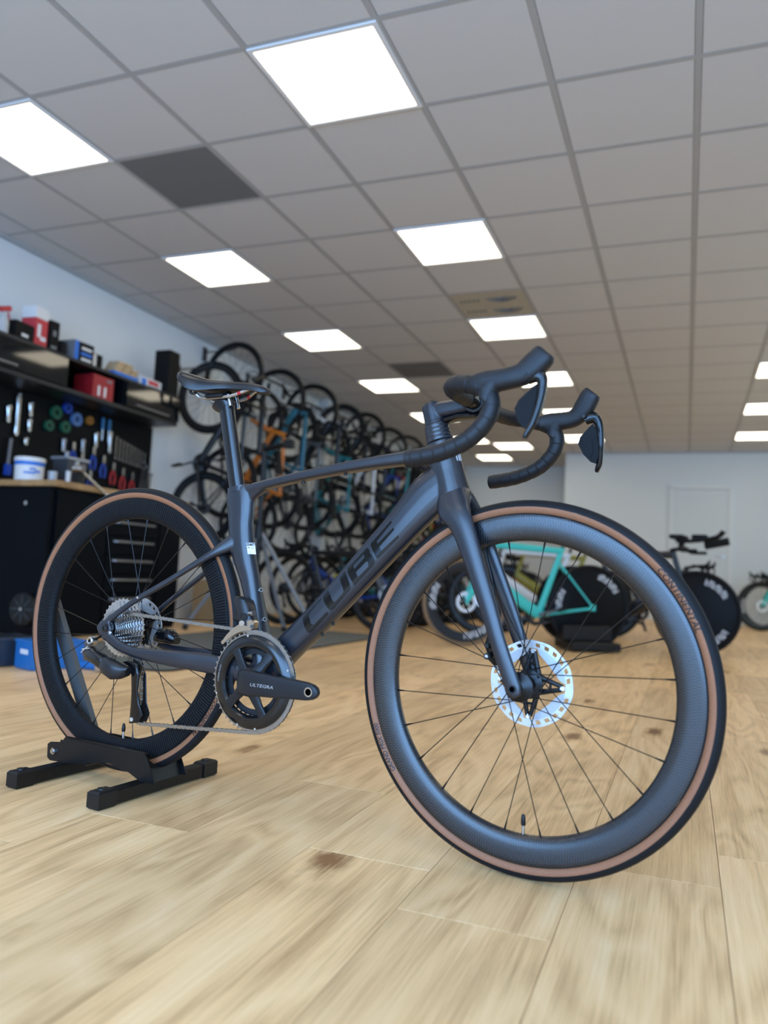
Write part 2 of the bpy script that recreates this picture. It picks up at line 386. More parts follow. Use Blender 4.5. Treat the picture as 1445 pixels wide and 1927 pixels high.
def bvh_of(o):
    return BVHTree.FromPolygons([v.co.copy() for v in o.data.vertices], [tuple(p.vertices) for p in o.data.polygons])
# ---- frame
BBX, BBZ = .413, .2877
fr = B()
tubep(fr, spline([(.415, 0, .295, .030, .034), (.462, 0, .354, .030, .030), (.556, 0, .445, .031, .0275), (.657, 0, .553, .034, .0265), (.726, 0, .627, .0365, .0265), (.757, 0, .662, .0405, .026), (.787, 0, .693, .044, .0255), (.822, 0, .718, .040, .0245)]), 2.7)
tubep(fr, spline([(.315, 0, .698, .0105, .009), (.35, 0, .7065, .0110, .014), (.43, 0, .7225, .0105, .018), (.54, 0, .741, .0115, .019), (.64, 0, .755, .0125, .020), (.725, 0, .764, .0145, .021), (.80, 0, .770, .018, .022)]), 3.2)
def hp(b_): return A0+ax*b_+perp*0
hr = []
for b_, r, w in ((.3815, .0345, .0285), (.40, .0335, .0275), (.43, .033, .0255), (.46, .0325, .0245), (.492, .0295, .0245)):
    hr.append(sup(hp(b_), perp, V((0, 1, 0)), r, w, 2.2))
fr.loft(hr)
tubep(fr, spline([(.304, 0, .703, .033, .0165), (.311, 0, .685, .0375, .0172), (.316, 0, .65, .0345, .0178), (.318, 0, .62, .032, .0180), (.325, 0, .58, .0325, .0195), (.338, 0, .54, .0275, .019), (.354, 0, .50, .0235, .018), (.383, 0, .415, .0195, .022), (.404, 0, .34, .022, .030), (.412, 0, .295, .026, .034)]), 2.3)
tubep(fr, [(.335, 0, .684, .014, .0105), (.354, 0, .696, .011, .0120), (.385, 0, .711, .008, .014)], 2.2)    # fillet under the top tube
fr.tube([(BBX, -.043, BBZ), (BBX, .043, BBZ)], .027, 24)
for s in (-1, 1):
    tubep(fr, spline([(-.004, s*.068, .384, .0085, .0055), (.035, s*.064, .413, .0075, .0055), (.08, s*.058, .443, .0070, .006), (.155, s*.045, .487, .007, .0065), (.215, s*.034, .525, .0075, .0075), (.262, s*.025, .554, .0100, .009), (.290, s*.016, .572, .016, .010), (.322, s*.004, .594, .022, .012)], 4), 2.4, k=14)
    tubep(fr, spline([(.0, s*.068, .352, .012, .0055), (.03, s*.066, .334, .0125, .006), (.065, s*.063, .323, .012, .007), (.10, s*.060, .318, .0130, .0075), (.19, s*.052, .315, .0185, .0085), (.26, s*.042, .313, .021, .010), (.33, s*.033, .309, .0225, .012), (.40, s*.022, .296, .024, .018)], 4), 2.6, k=14)
    tubep(fr, [(-.022, s*.068, .353, .022, .0055), (-.008, s*.068, .366, .026, .0055), (.008, s*.068, .378, .014, .0055)], 2.4, k=14)
    fr.tube([(-.004, s*.060, .369), (-.004, s*.0735, .369)], .0165, 18)
frame = fuse('frame', fr, SATIN, bike, .0021, 6)
fb = bvh_of(frame)
def hit(x, z, side=-1, off=.0004):
    h = fb.ray_cast(V((x, side*.2, z)), V((0, -side, 0)))
    return (h[0]+h[1]*off) if h[0] else V((x, side*.02, z))
LET = {'C':[(0.557, 0.4737), (0.5594, 0.4705), (0.5325, 0.4401), (0.5309, 0.4345), (0.5379, 0.4185), (0.5446, 0.4163), (0.574, 0.4457), (0.5781, 0.4409), (0.5412, 0.4024), (0.5354, 0.3988), (0.53, 0.4006), (0.5231, 0.411), (0.5162, 0.427), (0.5172, 0.4317)],
'U':[(0.5731, 0.4905), (0.5621, 0.4776), (0.5625, 0.4722), (0.5756, 0.454), (0.5823, 0.449), (0.5885, 0.4517), (0.6244, 0.4921), (0.627, 0.4976), (0.6257, 0.5047), (0.6115, 0.531), (0.5995, 0.5164), (0.6104, 0.4958), (0.6115, 0.4878), (0.5952, 0.4688), (0.5907, 0.4667), (0.5862, 0.47), (0.5766, 0.4867)],
'B':[(0.6596, 0.5799), (0.6178, 0.5376), (0.6173, 0.5313), (0.6356, 0.502), (0.6779, 0.5464), (0.6801, 0.5535), (0.6771, 0.5605), (0.6716, 0.5683), (0.6685, 0.5682), (0.6671, 0.5744), (0.6637, 0.5797)],
'B1':[(0.6537, 0.5668), (0.6309, 0.5436), (0.6336, 0.5352), (0.6568, 0.5598), (0.6559, 0.5642)],
'B2':[(0.6613, 0.5528), (0.6381, 0.5295), (0.6434, 0.5199), (0.666, 0.5423), (0.6662, 0.5486), (0.664, 0.552)],
'E':[(0.7118, 0.6359), (0.6692, 0.5906), (0.6689, 0.5852), (0.682, 0.5625), (0.6863, 0.5591), (0.7314, 0.6028), (0.7288, 0.6071), (0.6944, 0.5753), (0.6889, 0.5822), (0.7208, 0.6175), (0.7186, 0.6219), (0.6849, 0.5883), (0.6826, 0.5945), (0.714, 0.6324)]}
def decal(name, polys, project, mt, parent, cuts=4, label=None):
    bm = bmesh.new(); ed = []
    for p in polys:
        vs = [bm.verts.new((x, 0, z)) for x, z in p]; ed += [bm.edges.new((vs[i], vs[(i+1) % len(vs)])) for i in range(len(vs))]
    bmesh.ops.triangle_fill(bm, edges=ed, use_beauty=True)
    for _ in range(cuts):
        long = [e for e in bm.edges if e.calc_length() > .005]
        if not long: break
        bmesh.ops.subdivide_edges(bm, edges=long, cuts=1); bmesh.ops.triangulate(bm, faces=[f for f in bm.faces if len(f.verts) > 3])
    for v in bm.verts: v.co = project(v.co.x, v.co.z)
    bmesh.ops.recalc_face_normals(bm, faces=bm.faces)
    me = bpy.data.meshes.new(name); bm.to_mesh(me); bm.free(); me.materials.append(mt); me.polygons.foreach_set('use_smooth', [True]*len(me.polygons))
    return link(name, me, parent, label=label)
for L in 'CUBE':
    decal('frame_letter', [LET[L]]+([LET['B1'], LET['B2']] if L == 'B' else []), hit, GLOSS, frame, 5)
# approval sticker on the seat tube
def quad(x0, x1, z0, z1): return [(x0, z0), (x1, z0), (x1, z1), (x0, z1)]
def shx(z): return -(z-.57)*.22
def qs(x0, x1, z0, z1): return [(x0+shx(z0), z0), (x1+shx(z0), z0), (x1+shx(z1), z1), (x0+shx(z1), z1)]
stk = decal('approval_sticker', [qs(.3505, .3775, .5575, .5825)], lambda x, z: hit(x, z, -1, .0005), WHITE, frame, 4)
decal('sticker_band', [qs(.3510, .3770, .5755, .5820)], lambda x, z: hit(x, z, -1, .0008), PRINT, stk, 4)
def sticker_text(txt, size, x, z, mt, bold=0, sh=.1):
    me = text_mesh(txt, size, sh, bold)
    for v in me.vertices: v.co = hit(x+v.co.x+shx(z+v.co.y), z+v.co.y, -1, .0011)
    me.materials.append(mt); link('sticker_print', me, stk)
sticker_text('CUBE AGREE', .0042, .3640, .5788, WHITE, .0001)
sticker_text('UCI', .0078, .3675, .5712, PRINT, .0002); sticker_text('FRAME', .003, .3560, .5712, PRINT, .0001)
sticker_text('approved 2022', .0032, .3640, .5620, GREYP)
# head badge bars, port screws, cable grommet
for q in range(3):
    bb = B()
    y = -.012+.005*q
    c = [hp(b_)+perp*(.0332)*math.sqrt(max(0, 1-(y/.026)**2)) for b_ in (.441, .462)]
    bb.tube([c[0]+V((0, y, 0)), c[1]+V((0, y, 0))], .0012, 6); obj('badge_bar', bb, SILVER, frame)
for (x, z) in ((.3745, .477), (.389, .414)):
    c = V((x+.0165, -.010, z+.003)); d = V((.85, -.5, .22)).normalized()
    bb = B().cyl(c-d*.004, c+d*.0028, .0052, .0048, 16); bb.cyl(c+d*.0028, c+d*.003, .0045, .0045, 12); o = obj('bottle_boss', bb, STEEL, frame)
    obj('boss_hole', B().cyl(c+d*.0031, c+d*.0034, .0027, .0027, 10), PRINT, o)
for x in (.48, .585):
    z = fb.ray_cast(V((x, 0, .6)), V((0, 0, 1)))[0].z
    obj('mount_screw', B().cyl((x, 0, z+.002), (x+.001, 0, z-.004), .0045, .0035, 12), BLK, frame)
for x in (.575, .550):
    z = fb.ray_cast(V((x, 0, .25)), V((0, 0, 1)))[0].z
    obj('boss_screw', B().cyl((x-.002, 0, z+.002), (x+.003, 0, z-.003), .004, .003, 10), BLK, frame)
for x, y, z, r in ((-.004, -.0737, .369, .0095), (.012, -.0725, .359, .0035)):
    o = obj('axle_cap', B().lathe([(r, .002), (r, -.0015), (r*.75, -.002), (r*.55, -.002), (r*.5, .002)], 20, 'y', (x, y, z)), DARKGLOSS if r > .005 else SILVER, frame)
obj('seatstay_screw', B().cyl((.083, -.064, .4455), (.083, -.0655, .4445), .003, .003, 10), SILVER, frame)
# ---- seatpost and saddle
sp = B(); tubep(sp, [(.304, 0, .69, .0195, .0128), (.2985, 0, .712, .0195, .0128), (.256, 0, .885, .0195, .0128), (.250, 0, .905, .020, .0135)], 2.2, k=28)
tubep(sp, [(.255, 0, .893, .020, .0135), (.246, 0, .905, .028, .015), (.238, 0, .914, .030, .017)], 2.4, k=28)
post = obj('seatpost', sp, mat('post_gloss_carbon', (.0035, .004, .0055), .2, spec=.55, noise=(300, .1)), bike, 50)
bb = B().box((.236, 0, .919), (.05, .058, .011), ch=.003); obj('saddle_clamp', bb, BLK, post)
for y in (-.014, .014): obj('clamp_bolt', B().cyl((.277, y, .895), (.268, y, .922), .0045, .0045, 10), STEEL, post)
cl = B(); tubep(cl, [(.306, 0, .697, .0285, .0175), (.3035, 0, .709, .0275, .017)], 2.3, k=28); obj('seat_collar', cl, SATIN, frame)
st = [(.142, .050, .976, .966), (.151, .062, .977, .960), (.164, .068, .974, .948), (.184, .067, .968, .932), (.205, .060, .961, .9265), (.225, .048, .956, .929), (.245, .037, .954, .932), (.27, .028, .952, .933), (.30, .0235, .949, .931), (.33, .021, .945, .928), (.352, .018, .940, .924), (.366, .013, .934, .921), (.373, .006, .928, .922)]
st = spline(st, 3); rings = []
for x, w, zt, zb in st:
    h = zt-zb; ch = .004 if .15 < x < .34 else 0
    prof = [(-1, 0), (-1.0, .35), (-.95, .7), (-.82, .92), (-.55, 1.02), (-.25, 1.0), (0, 1-ch*60*.25), (.25, 1.0), (.55, 1.02), (.82, .92), (.95, .7), (1.0, .35), (1, 0), (.9, -.06), (.5, .12), (0, .2), (-.5, .12), (-.9, -.06)]
    rings.append([V((x, w*a, zb+h*c)) for a, c in prof])
saddle = obj('saddle', B().loft(rings), mat('saddle_skin', (.0045, .005, .007), .33, spec=.5, bump=(1200, .15, .0002)), bike, 60)
for s in (-1, 1):
    bb = B().tube(spline([(.178, s*.030, .942), (.183, s*.026, .926), (.20, s*.022, .917), (.265, s*.022, .9155), (.295, s*.020, .920), (.318, s*.014, .929), (.332, s*.010, .935)], 4), .0037, 8)
    rl = obj('saddle_rail', bb, mat('rail_alloy', (.45, .42, .40), .35, .9), saddle)
    obj('rail_mark', B().tube([(.299, s*.0193, .9212), (.306, s*.0175, .924)], .0041, 8), RED, rl)
bb = B()
for y in (-.045, -.018, .018, .045): bb.box((.175, y, .943), (.022, .012, .016), M.Rotation(.3, 3, 'Y'))
obj('saddle_base_rib', bb, BLK, saddle, kind='stuff')
bb = B().lathe([(.011, -.002), (.011, .003), (.006, .003), (.006, -.002)], 16, 'y', (.178, -.034, .934), True); obj('rail_socket', bb, DARKGLOSS, saddle)
# ---- fork
fk = B()
def fst(s): return [(-.045, .383, 0, .0335, .0275), (-.0440, .372, s*.008, .0345, .024), (-.0420, .356, s*.020, .0345, .0180), (-.0385, .343, s*.028, .0325, .0140), (-.0325, .327, s*.033, .0280, .0118), (-.0275, .305, s*.0365, .0240, .0105), (-.023, .27, s*.040, .0215, .0098), (-.0175, .215, s*.0450, .0190, .0092), (-.0115, .15, s*.0500, .0170, .0088), (-.0075, .085, s*.0545, .0155, .0080), (-.0025, .03, s*.0570, .0155, .0070), (.0005, .0, s*.0575, .0150, .0068), (.003, -.015, s*.0575, .0085, .0055)]
for s in (-1, 1):
    stt = spline(fst(s), 3); rings = []
    for i, q in enumerate(stt):
        p = V((q[0], q[1], q[2])); t = V(stt[min(i+1, len(stt)-1)][:3])-V(stt[max(i-1, 0)][:3]); t.normalize()
        n = V((1, 0, 0)); n = (n-t*n.dot(t)).normalized(); l = t.cross(n)
        rings.append([S(r.x, r.y, r.z) for r in sup(p, n, l, q[3], q[4], 2.2, 18)])
    fk.loft(rings)
fork = fuse('fork', fk, SATIN, bike, .0022, 6)
for s in (-1, 1):
    c0, c1 = S(.0, .0, s*.0625), S(.0, .0, s*.0650)
    o = obj('axle_end', B().tube([c0, c1], .0075, 20), BLK, fork)
    c2 = S(0, 0, s*.0655); obj('axle_socket', B().tube([c1, c2], .0054, 6), mat('deep_black'), o)
bb = B(); bb.loft([sup(S(-.045, b_), RS @ perp, RS @ V((0, 1, 0)), .0332, .0280, 2.2) for b_ in (.3805, .3822)]); obj('crown_seal', bb, BLK, fork)
# ---- cockpit
for q in range(4):
    b0, b1 = .493+.0088*q, .4932+.0088*(q+1)-.0006; r = .0268-.0007*q
    bb = B(); bb.loft([sup(S(-.045, b_), RS @ perp, RS @ V((0, 1, 0)), r*k_, r*k_*.93, 2.1, 28) for b_, k_ in ((b0, .985), (b0+.001, 1), (b1-.001, 1), (b1, .985))])
    obj('headset_spacer', bb, SATIN, bike)
sm = B(); rings = []
for b_, r in ((.5285, .0225), (.535, .0215), (.560, .0205), (.570, .0195), (.5745, .0165)): rings.append(sup(S(-.045, b_), RS @ perp, RS @ V((0, 1, 0)), r, r*.93, 2.2, 24))
sm.loft(rings)
rings = []
for a, b_, h, w in ((-.055, .5565, .0165, .0165), (-.02, .5515, .0170, .0175), (.015, .5445, .0160, .0180), (.038, .5395, .0160, .0190), (.047, .538, .0175, .0200)):
    rings.append(sup(S(a, b_), RS @ ax, RS @ V((0, 1, 0)), h, w, 3, 24))
sm.loft(rings); sm.tube([S(.050, .5375, -.023), S(.050, .5375, .023)], .0205, 24)
stem = fuse('stem', sm, mat('stem_satin', (.0080, .0105, .0165), .32, spec=.5, bump=(1600, .2, .0002)), bike, .0014, 5)
obj('top_cap', B().lathe([(.0, .0), (.012, .0), (.015, -.002)], 20, 'z').__class__().tube([S(-.045, .574), S(-.045, .5765)], [.0150, .0135], 20), BLK, stem)
obj('cable_guide', B().loft([sup(S(a, b_), RS @ ax, RS @ V((0, 1, 0)), h, w, 3, 12) for a, b_, h, w in ((-.022, .529, .005, .014), (.01, .525, .006, .016), (.045, .514, .006, .016), (.07, .512, .003, .012))]), GLOSS, stem)
half = [(.050, .5375, 0), (.050, .5375, .05), (.052, .5365, .10), (.056, .5345, .140), (.068, .530, .172), (.090, .521, .192), (.112, .508, .201), (.131, .4915, .2045), (.1375, .473, .2055), (.132, .4535, .2065), (.115, .4355, .208), (.085, .4205, .2095), (.045, .4155, .211), (.010, .4175, .212), (-.030, .4245, .213)]
bars = B(); full = [(a, b_, -y) for a, b_, y in spline(half, 5)][::-1][:-1]+spline(half, 5)
mid = [q for q in full if abs(q[2]) < .062]
mm = [sup(S2(*q), RS @ perp, RS @ ax, .0155 if abs(q[2]) < .03 else .018, .0155 if abs(q[2]) < .03 else .0125, 2.2, 16) for q in mid]
hb = obj('handlebar', B().loft(mm), GLOSS, bike, 50)
for s in (-1, 1):
    pth = [q for q in spline(half, 6) if q[2] > .058]; k = len(pth); rr = []
    pp = [S2(a, b_, s*y) for a, b_, y in pth]; d = 0; rr = []
    fine = []
    for i in range(k-1):
        for j in range(4): fine.append(pp[i].lerp(pp[i+1], j/4))
    fine.append(pp[-1]); d = 0; r = []
    for i, p in enumerate(fine):
        if i: d += (p-fine[i-1]).length
        w = (d/.0215) % 1; r.append(.0152+.0009*w if d < .20 else .0150+.0008*w)     # overlapping wraps
    tp = obj('bar_tape', B().tube(fine, r, 16), TAPE, hb, 60)
    obj('bar_end_plug', B().tube([fine[-1], S2(-.033, .4252, s*.2132), S2(-.0345, .4256, s*.2133)], [.0152, .0150, .012], 16), BLK, hb)
    # lever hood
    hh = B()
    stn = [(.112, .508, .201, .016, .0165), (.132, .504, .2035, .0185, .0165), (.152, .4985, .204, .0185, .0165), (.178, .4935, .204, .0180, .0165), (.199, .4945, .203, .0195, .0165), (.214, .5005, .202, .0215, .0165), (.228, .5085, .201, .0215, .0165), (.2380, .5150, .200, .0208, .0160), (.2440, .5190, .1997, .0188, .0145), (.2468, .5208, .1995, .0140, .011)]
    def hd_(q):
        t_ = max(0, min(1, (q[0]-.18)/.065)); return (q[0]+t_*(-.006-.005*s), q[1]+t_*(.002+.010*s))+q[2:]
    stn = [hd_(q) for q in stn]
    stn = spline(stn, 4); rings = []
    for i, q in enumerate(stn):
        t = V(stn[min(i+1, len(stn)-1)][:2]+(0,))-V(stn[max(i-1, 0)][:2]+(0,)); t.normalize(); n = V((-t.y, t.x, 0))
        c = V(q[:3]); rings.append([S2(r_.x, r_.y, s*r_.z) for r_ in sup(c, n, V((0, 0, 1)), q[3], q[4], 2.6, 22)])
    hh.loft(rings)
    hh.loft([[S2(r_.x, r_.y, s*r_.z) for r_ in sup(V(c), V((-.6, .8, 0)), V((0, 0, 1)), a, w, 2.2, 18)] for c, a, w in (((.128, .470, .2055), .016, .0165), ((.135, .487, .205), .019, .0168), ((.150, .497, .204), .015, .0165))])
    hood = fuse('brake_hood', hh, HOODM, hb, .0016, 4)
    # rubber edge line and small cap screw on the inner face of the hood
    obj('hood_screw', B().tube([S2(.206, .487, s*(.2035-.0165)), S2(.206, .487, s*(.2035-.018))], .0035, 10), BLK, hood)
    obj('hood_screw', B().tube([S2(.206, .487, s*(.2035+.0155)), S2(.206, .487, s*(.2035+.0172))], .0035, 10), BLK, hood)
    def S3(a, b_, y=0):
        k_ = max(0, min(1, (b_-.385)/.09)); return S(a-.04*y*k_, b_+.035*y*k_, y)
    # brake lever: bracket, blade, shift paddle
    lv = B()
    lst = spline([(.205, .482, .203, .011, .010), (.222, .481, .203, .012, .0095), (.227, .468, .2035, .009, .0085), (.222, .445, .205, .0075, .0085), (.212, .420, .208, .0065, .0080), (.200, .397, .212, .0055, .0070), (.189, .384, .2145, .0045, .0060), (.186, .379, .215, .003, .0045)], 4); rings = []
    for i, q in enumerate(lst):
        t = V(lst[min(i+1, len(lst)-1)][:3])-V(lst[max(i-1, 0)][:3]); t.normalize(); l = V((0, 0, 1)); n = l.cross(t).normalized()
        rings.append([S3(r_.x, r_.y, s*r_.z) for r_ in sup(V(q[:3]), n, l, q[3], q[4], 2.6, 14)])
    lev = obj('brake_lever', lv.loft(rings), GLOSS, hb, 50)
    poly = [(.217, .468), (.205, .463), (.183, .452), (.174, .440), (.176, .418), (.184, .400), (.192, .394), (.203, .405), (.213, .428), (.219, .450)]
    pd = B().prism(poly, lambda a, b_: S3(a, b_, s*(.199-.08*(b_-.44))), lambda a, b_: S3(a, b_, s*(.2035-.08*(b_-.44))))
    obj('shift_paddle', pd, mat('lever_resin', (.0035, .0038, .0045), .5, spec=.18), lev, 30)
    pd = B().prism([(.192, .452), (.1795, .440), (.181, .421), (.188, .408), (.196, .416), (.204, .440)], lambda a, b_: S3(a, b_, s*(.1975-.08*(b_-.44))), lambda a, b_: S3(a, b_, s*(.1992-.08*(b_-.44))))
    obj('paddle_pad', pd, mat('lever_resin'), lev, 30)
# ---- wheels
RTY, RIN = .340, .2635
def bead(): return [(.3085, -.0135), (.3105, -.0140), (.3135, -.0141), (.3135, .0141), (.3105, .0140), (.3085, .0135)]
rimprof = [(.3125, .0105), (.3125, .0143), (.3112, .0150), (.305, .0151), (.295, .0150), (.285, .0143), (.276, .0127), (.269, .0100), (.2650, .0062), (.2637, .0025), (.2635, 0)]
rimprof = rimprof+[(r, -h) for r, h in rimprof[::-1][1:]]
TC, TR = .3253, .0149
def tyre_prof(a0, a1, n, r=TR): return [(TC+r*cos(a0+(a1-a0)*i/n), r*sin(a0+(a1-a0)*i/n)) for i in range(n+1)]
tread_me = B().lathe(tyre_prof(-R_(83), R_(83), 16, TR), 160).mesh('tyre', RUB)
band_me = {}
for s in (-1, 1): band_me[s] = B().lathe(tyre_prof(s*R_(84), s*R_(134), 10, TR), 160).mesh('sidewall_band', TAN)
lip_me = B().lathe([(TC+TR*cos(R_(134)), TR*sin(R_(134))), (.3128, .0125), (.3128, -.0125), (TC+TR*cos(R_(134)), -TR*sin(R_(134)))], 160).mesh('tyre_bead', RUB)
def ring_text(txt, size, ang0, flip, mt, parent, name, rad=.3206, span=1.0):
    """lettering bent round the drive side (y<0) of a tyre; ang0 = middle, seen from the right-hand side"""
    me = text_mesh(txt, size, .15, .00025)
    bm = bmesh.new(); bm.from_mesh(me); bmesh.ops.triangulate(bm, faces=bm.faces)
    for _ in range(5):
        long = [e for e in bm.edges if e.calc_length() > .0018]
        if not long: break
        bmesh.ops.subdivide_edges(bm, edges=long, cuts=1); bmesh.ops.triangulate(bm, faces=[f for f in bm.faces if len(f.verts) > 3])
    bm.to_mesh(me); bm.free()
    for v in me.vertices:
        x, y = v.co.x*span, v.co.y
        if flip: x, y = -x, -y
        a = ang0-x/rad                           # from the right-hand side (-y) +x is forward, angles run counter-clockwise
        r = rad+y; k = max(-1, min(1, (r-TC)/TR)); h = -(TR+.0004)*math.sqrt(max(0, 1-k*k))
        v.co = V((r*cos(a), h, r*sin(a)))
    me.materials.append(mt); return link(name, me, parent)
def nip_angle(k, base): return R_(base+15*k)
def wheel(name, mtx, rim_mat, base, rear, label):
    rim = link(name, B().lathe(rimprof, 220).mesh_uv('rim', rim_mat), bike, mtx=mtx, label=label)
    link('tyre', tread_me, rim); link('tyre_bead', lip_me, rim)
    for s in (-1, 1): link('sidewall_band', band_me[s], rim, label='tan sidewall')
    hl, hr_ = (.026, .018) if rear else (.022, .031)      # flange offsets: left, right
    frr = .024
    for k in range(24):
        a = nip_angle(k, base); side = 1 if k % 2 else -1
        lead = 1 if (k//2) % 2 else -1
        pa = a+lead*R_(78 if side*(1 if rear else -1) < 0 or True else 0); y = side*(hl if side > 0 else hr_)
        p0 = V((frr*cos(pa), y, frr*sin(pa))); p1 = V((RIN*cos(a), side*.002, RIN*sin(a))); d = (p1-p0).normalized()
        bb = B().tube([p0, p0.lerp(p1, .06), p0.lerp(p1, .92), p1-d*.012], [.0011, .00095, .00095, .0011], 6)
        bb.tube([p1-d*.014, p1-d*.004, p1+d*.002], [.0013, .0019, .0021], 6); bb.tube([p0-V((0, side*.003, 0)), p0+V((0, side*.002, 0))], .0019, 6)
        obj('spoke', bb, mat('spoke_black', (.006, .006, .008), .28, .5), rim)
    # hub shell
    if rear: prof = [(.008, -.066), (.010, -.066), (.017, -.020), (.027, -.018), (.027, -.0155), (.016, -.012), (.014, 0), (.015, .020), (.0265, .0245), (.0265, .0275), (.018, .029), (.018, .042), (.010, .046), (.010, .062), (.006, .062)]
    else: prof = [(.007, -.052), (.0105, -.052), (.0105, -.040), (.018, -.036), (.0265, -.0325), (.0265, -.0295), (.016, -.027), (.013, 0), (.015, .017), (.027, .0205), (.027, .0235), (.019, .025), (.019, .040), (.011, .043), (.0105, .052), (.007, .052)]
    obj('hub', B().lathe(prof, 36), mat('hub_black', (.004, .0042, .005), .3, .3), rim, 35)
    # brake rotor, left side
    rr = .070 if rear else .080; y0 = .035; th = .0009
    n = 150; rads = [rr-.0145, rr-.0118, rr-.0048, rr-.0030, rr]; bb = B(); cells = set()
    for i in range(n):
        for j in range(4):
            if j == 1 and i % 6 in (0, 1, 2) and (i//6) % 6 != 5: continue
            if j == 2 and i % 6 == 4 and (i//6) % 2: continue
            cells.add((i, j))
    def pt(i, j, y): a = 2*pi*(i+ (.7*j if j in (1, 2) else 0))/n; q = rads[j]+(.0005*sin(2*pi*i/n*10) if j == 4 else 0); return (q*cos(a), y, q*sin(a))
    vi = {}
    def vid(i, j, y):
        k_ = (i % n, j, y)
        if k_ not in vi: vi[k_] = len(bb.v); bb.v.append(pt(i % n, j, y)); bb.uv.append((0, 0))
        return vi[k_]
    for (i, j) in cells:
        for y, fl_ in ((y0-th, 0), (y0+th, 1)):
            q = [vid(i, j, y), vid(i+1, j, y), vid(i+1, j+1, y), vid(i, j+1, y)]; bb.f.append(tuple(q[::-1] if fl_ else q))
        for (di, dj), e in (((0, -1), ((i, j), (i+1, j))), ((0, 1), ((i, j+1), (i+1, j+1))), ((-1, 0), ((i, j), (i, j+1))), ((1, 0), ((i+1, j), (i+1, j+1)))):
            nb = ((i+di) % n, j+dj)
            if nb not in cells: bb.f.append((vid(*e[0], y0-th), vid(*e[1], y0-th), vid(*e[1], y0+th), vid(*e[0], y0+th)))
    rot = obj('brake_rotor', bb, ROTM, rim, 30)
    # cooling fins: four lobes inside the braking ring
    bb = B()
    for q in range(4):
        a0 = R_(90*q+ (-20 if not rear else 30)); out = []; inn = []
        for t in range(17):
            u = t/16; a = a0+R_(8)+R_(74)*u; out.append((rr-.0142, a)); inn.append((rr-.0145-.0145*(sin(pi*u)**.45)-.002, a))
        pl = [(r_*cos(a), r_*sin(a)) for r_, a in out+inn[::-1]]
        bb.prism(pl, lambda x, z: V((x, y0-.0014, z)), lambda x, z: V((x, y0+.0014, z)))
    obj('rotor_fin', bb, FINM, rot, 30)
    bb = B()
    for q in range(4):
        a = R_(90*q+(-20 if not rear else 30)); t = V((cos(a), 0, sin(a))); nn = V((-sin(a), 0, cos(a))); yv = V((0, y0, 0)); ro = rr-.020
        for s in (-1, 1): bb.tube([t*.016+nn*s*.014+yv, t*(ro*.62)+nn*s*.0085+yv, t*ro+nn*s*.0025+yv], [.0058, .0048, .0042], 8)
        bb.tube([t*(ro*.62)+nn*.007+yv, t*(ro*.62)-nn*.007+yv], .0026, 8)
    bb.lathe([(.012, y0-.004), (.021, y0-.004), (.022, y0+.004), (.012, y0+.005)], 30, closed=True); sp_ = obj('rotor_spider', bb, BLK, rot, 40)
    for q in range(4):
        a = R_(90*q+(-20 if not rear else 30)); c = V(((rr-.0195)*cos(a), y0, (rr-.0195)*sin(a)))
        obj('rotor_rivet', B().tube([c-V((0, .004, 0)), c+V((0, .003, 0))], .0042, 12), SILVER, rot)
    # valve
    a = R_(-106.1 if not rear else -88.7); d = V((cos(a), 0, sin(a)))
    bb = B().tube([d*.2645, d*.247], .003, 10); va = obj('valve_stem', bb, STEEL, rim)
    obj('valve_cap', B().tube([d*.2485, d*.246, d*.236, d*.2305, d*.229], [.0036, .0046, .0042, .0030, .0018], 10), BLK, va)
    return rim
fm = M((RS @ perp, RS @ V((0, 1, 0)), RS @ ax)).transposed().to_4x4(); fm.translation = S(0, 0, 0)
FW = wheel('front_wheel', fm, RIMF, -98.9, False, 'front wheel with deep woven carbon rim')
RW = wheel('rear_wheel', M.Translation((0, 0, RZ)), RIMR, -97.3, True, 'rear wheel with deep ribbed carbon rim')
ring_text('CONTINENTAL', .0155, R_(15.5), False, PRINT, FW, 'tyre_lettering', .3212, 1.12)
ring_text('GRAND PRIX 5000', .0120, R_(191), False, PRINT, FW, 'tyre_lettering', .3210, 1.0)
ring_text('CONTINENTAL', .0135, R_(-34), False, PRINT, RW, 'tyre_lettering', .3206, 1.2)
# front caliper behind the left fork blade
bb = B(); rings = []
for b_, y_, h, w in ((.045, .040, .012, .010), (.06, .036, .018, .015), (.09, .036, .018, .015), (.105, .040, .010, .010)): rings.append([S(r_.x, r_.y, r_.z) for r_ in sup(V((-.052, b_, y_)), V((1, 0, 0)), V((0, 0, 1)), h, w, 3, 14)])
cal = obj('front_brake_caliper', bb.loft(rings), GLOSS, bike, 50)
obj('caliper_bolt', B().tube([S(-.062, .066, .016), S(-.062, .066, .006)], .0062, 12), BLK, cal); obj('caliper_bolt', B().tube([S(-.062, .066, .0059), S(-.062, .066, .0045)], .0034, 12), STEEL, cal)
obj('caliper_bolt', B().tube([S(-.060, .085, .020), S(-.060, .085, .014)], .004, 12), BLK, cal)
obj('brake_hose', B().tube([S(*q) for q in spline([(-.05, .10, .036), (-.035, .14, .036), (-.025, .20, .034), (-.022, .26, .030), (-.018, .31, .024)], 5)], .0024, 8), BLK, bike)
# rear caliper on the left chainstay
bb = B(); bb.loft([sup(V((x, y, z)), V((0, 0, 1)), V((0, 1, 0)), h, w, 3, 14) for x, y, z, h, w in ((.05, .042, .345, .010, .012), (.065, .040, .352, .018, .016), (.10, .040, .352, .018, .016), (.115, .042, .345, .010, .012))])
obj('rear_brake_caliper', bb, GLOSS, bike, 50)
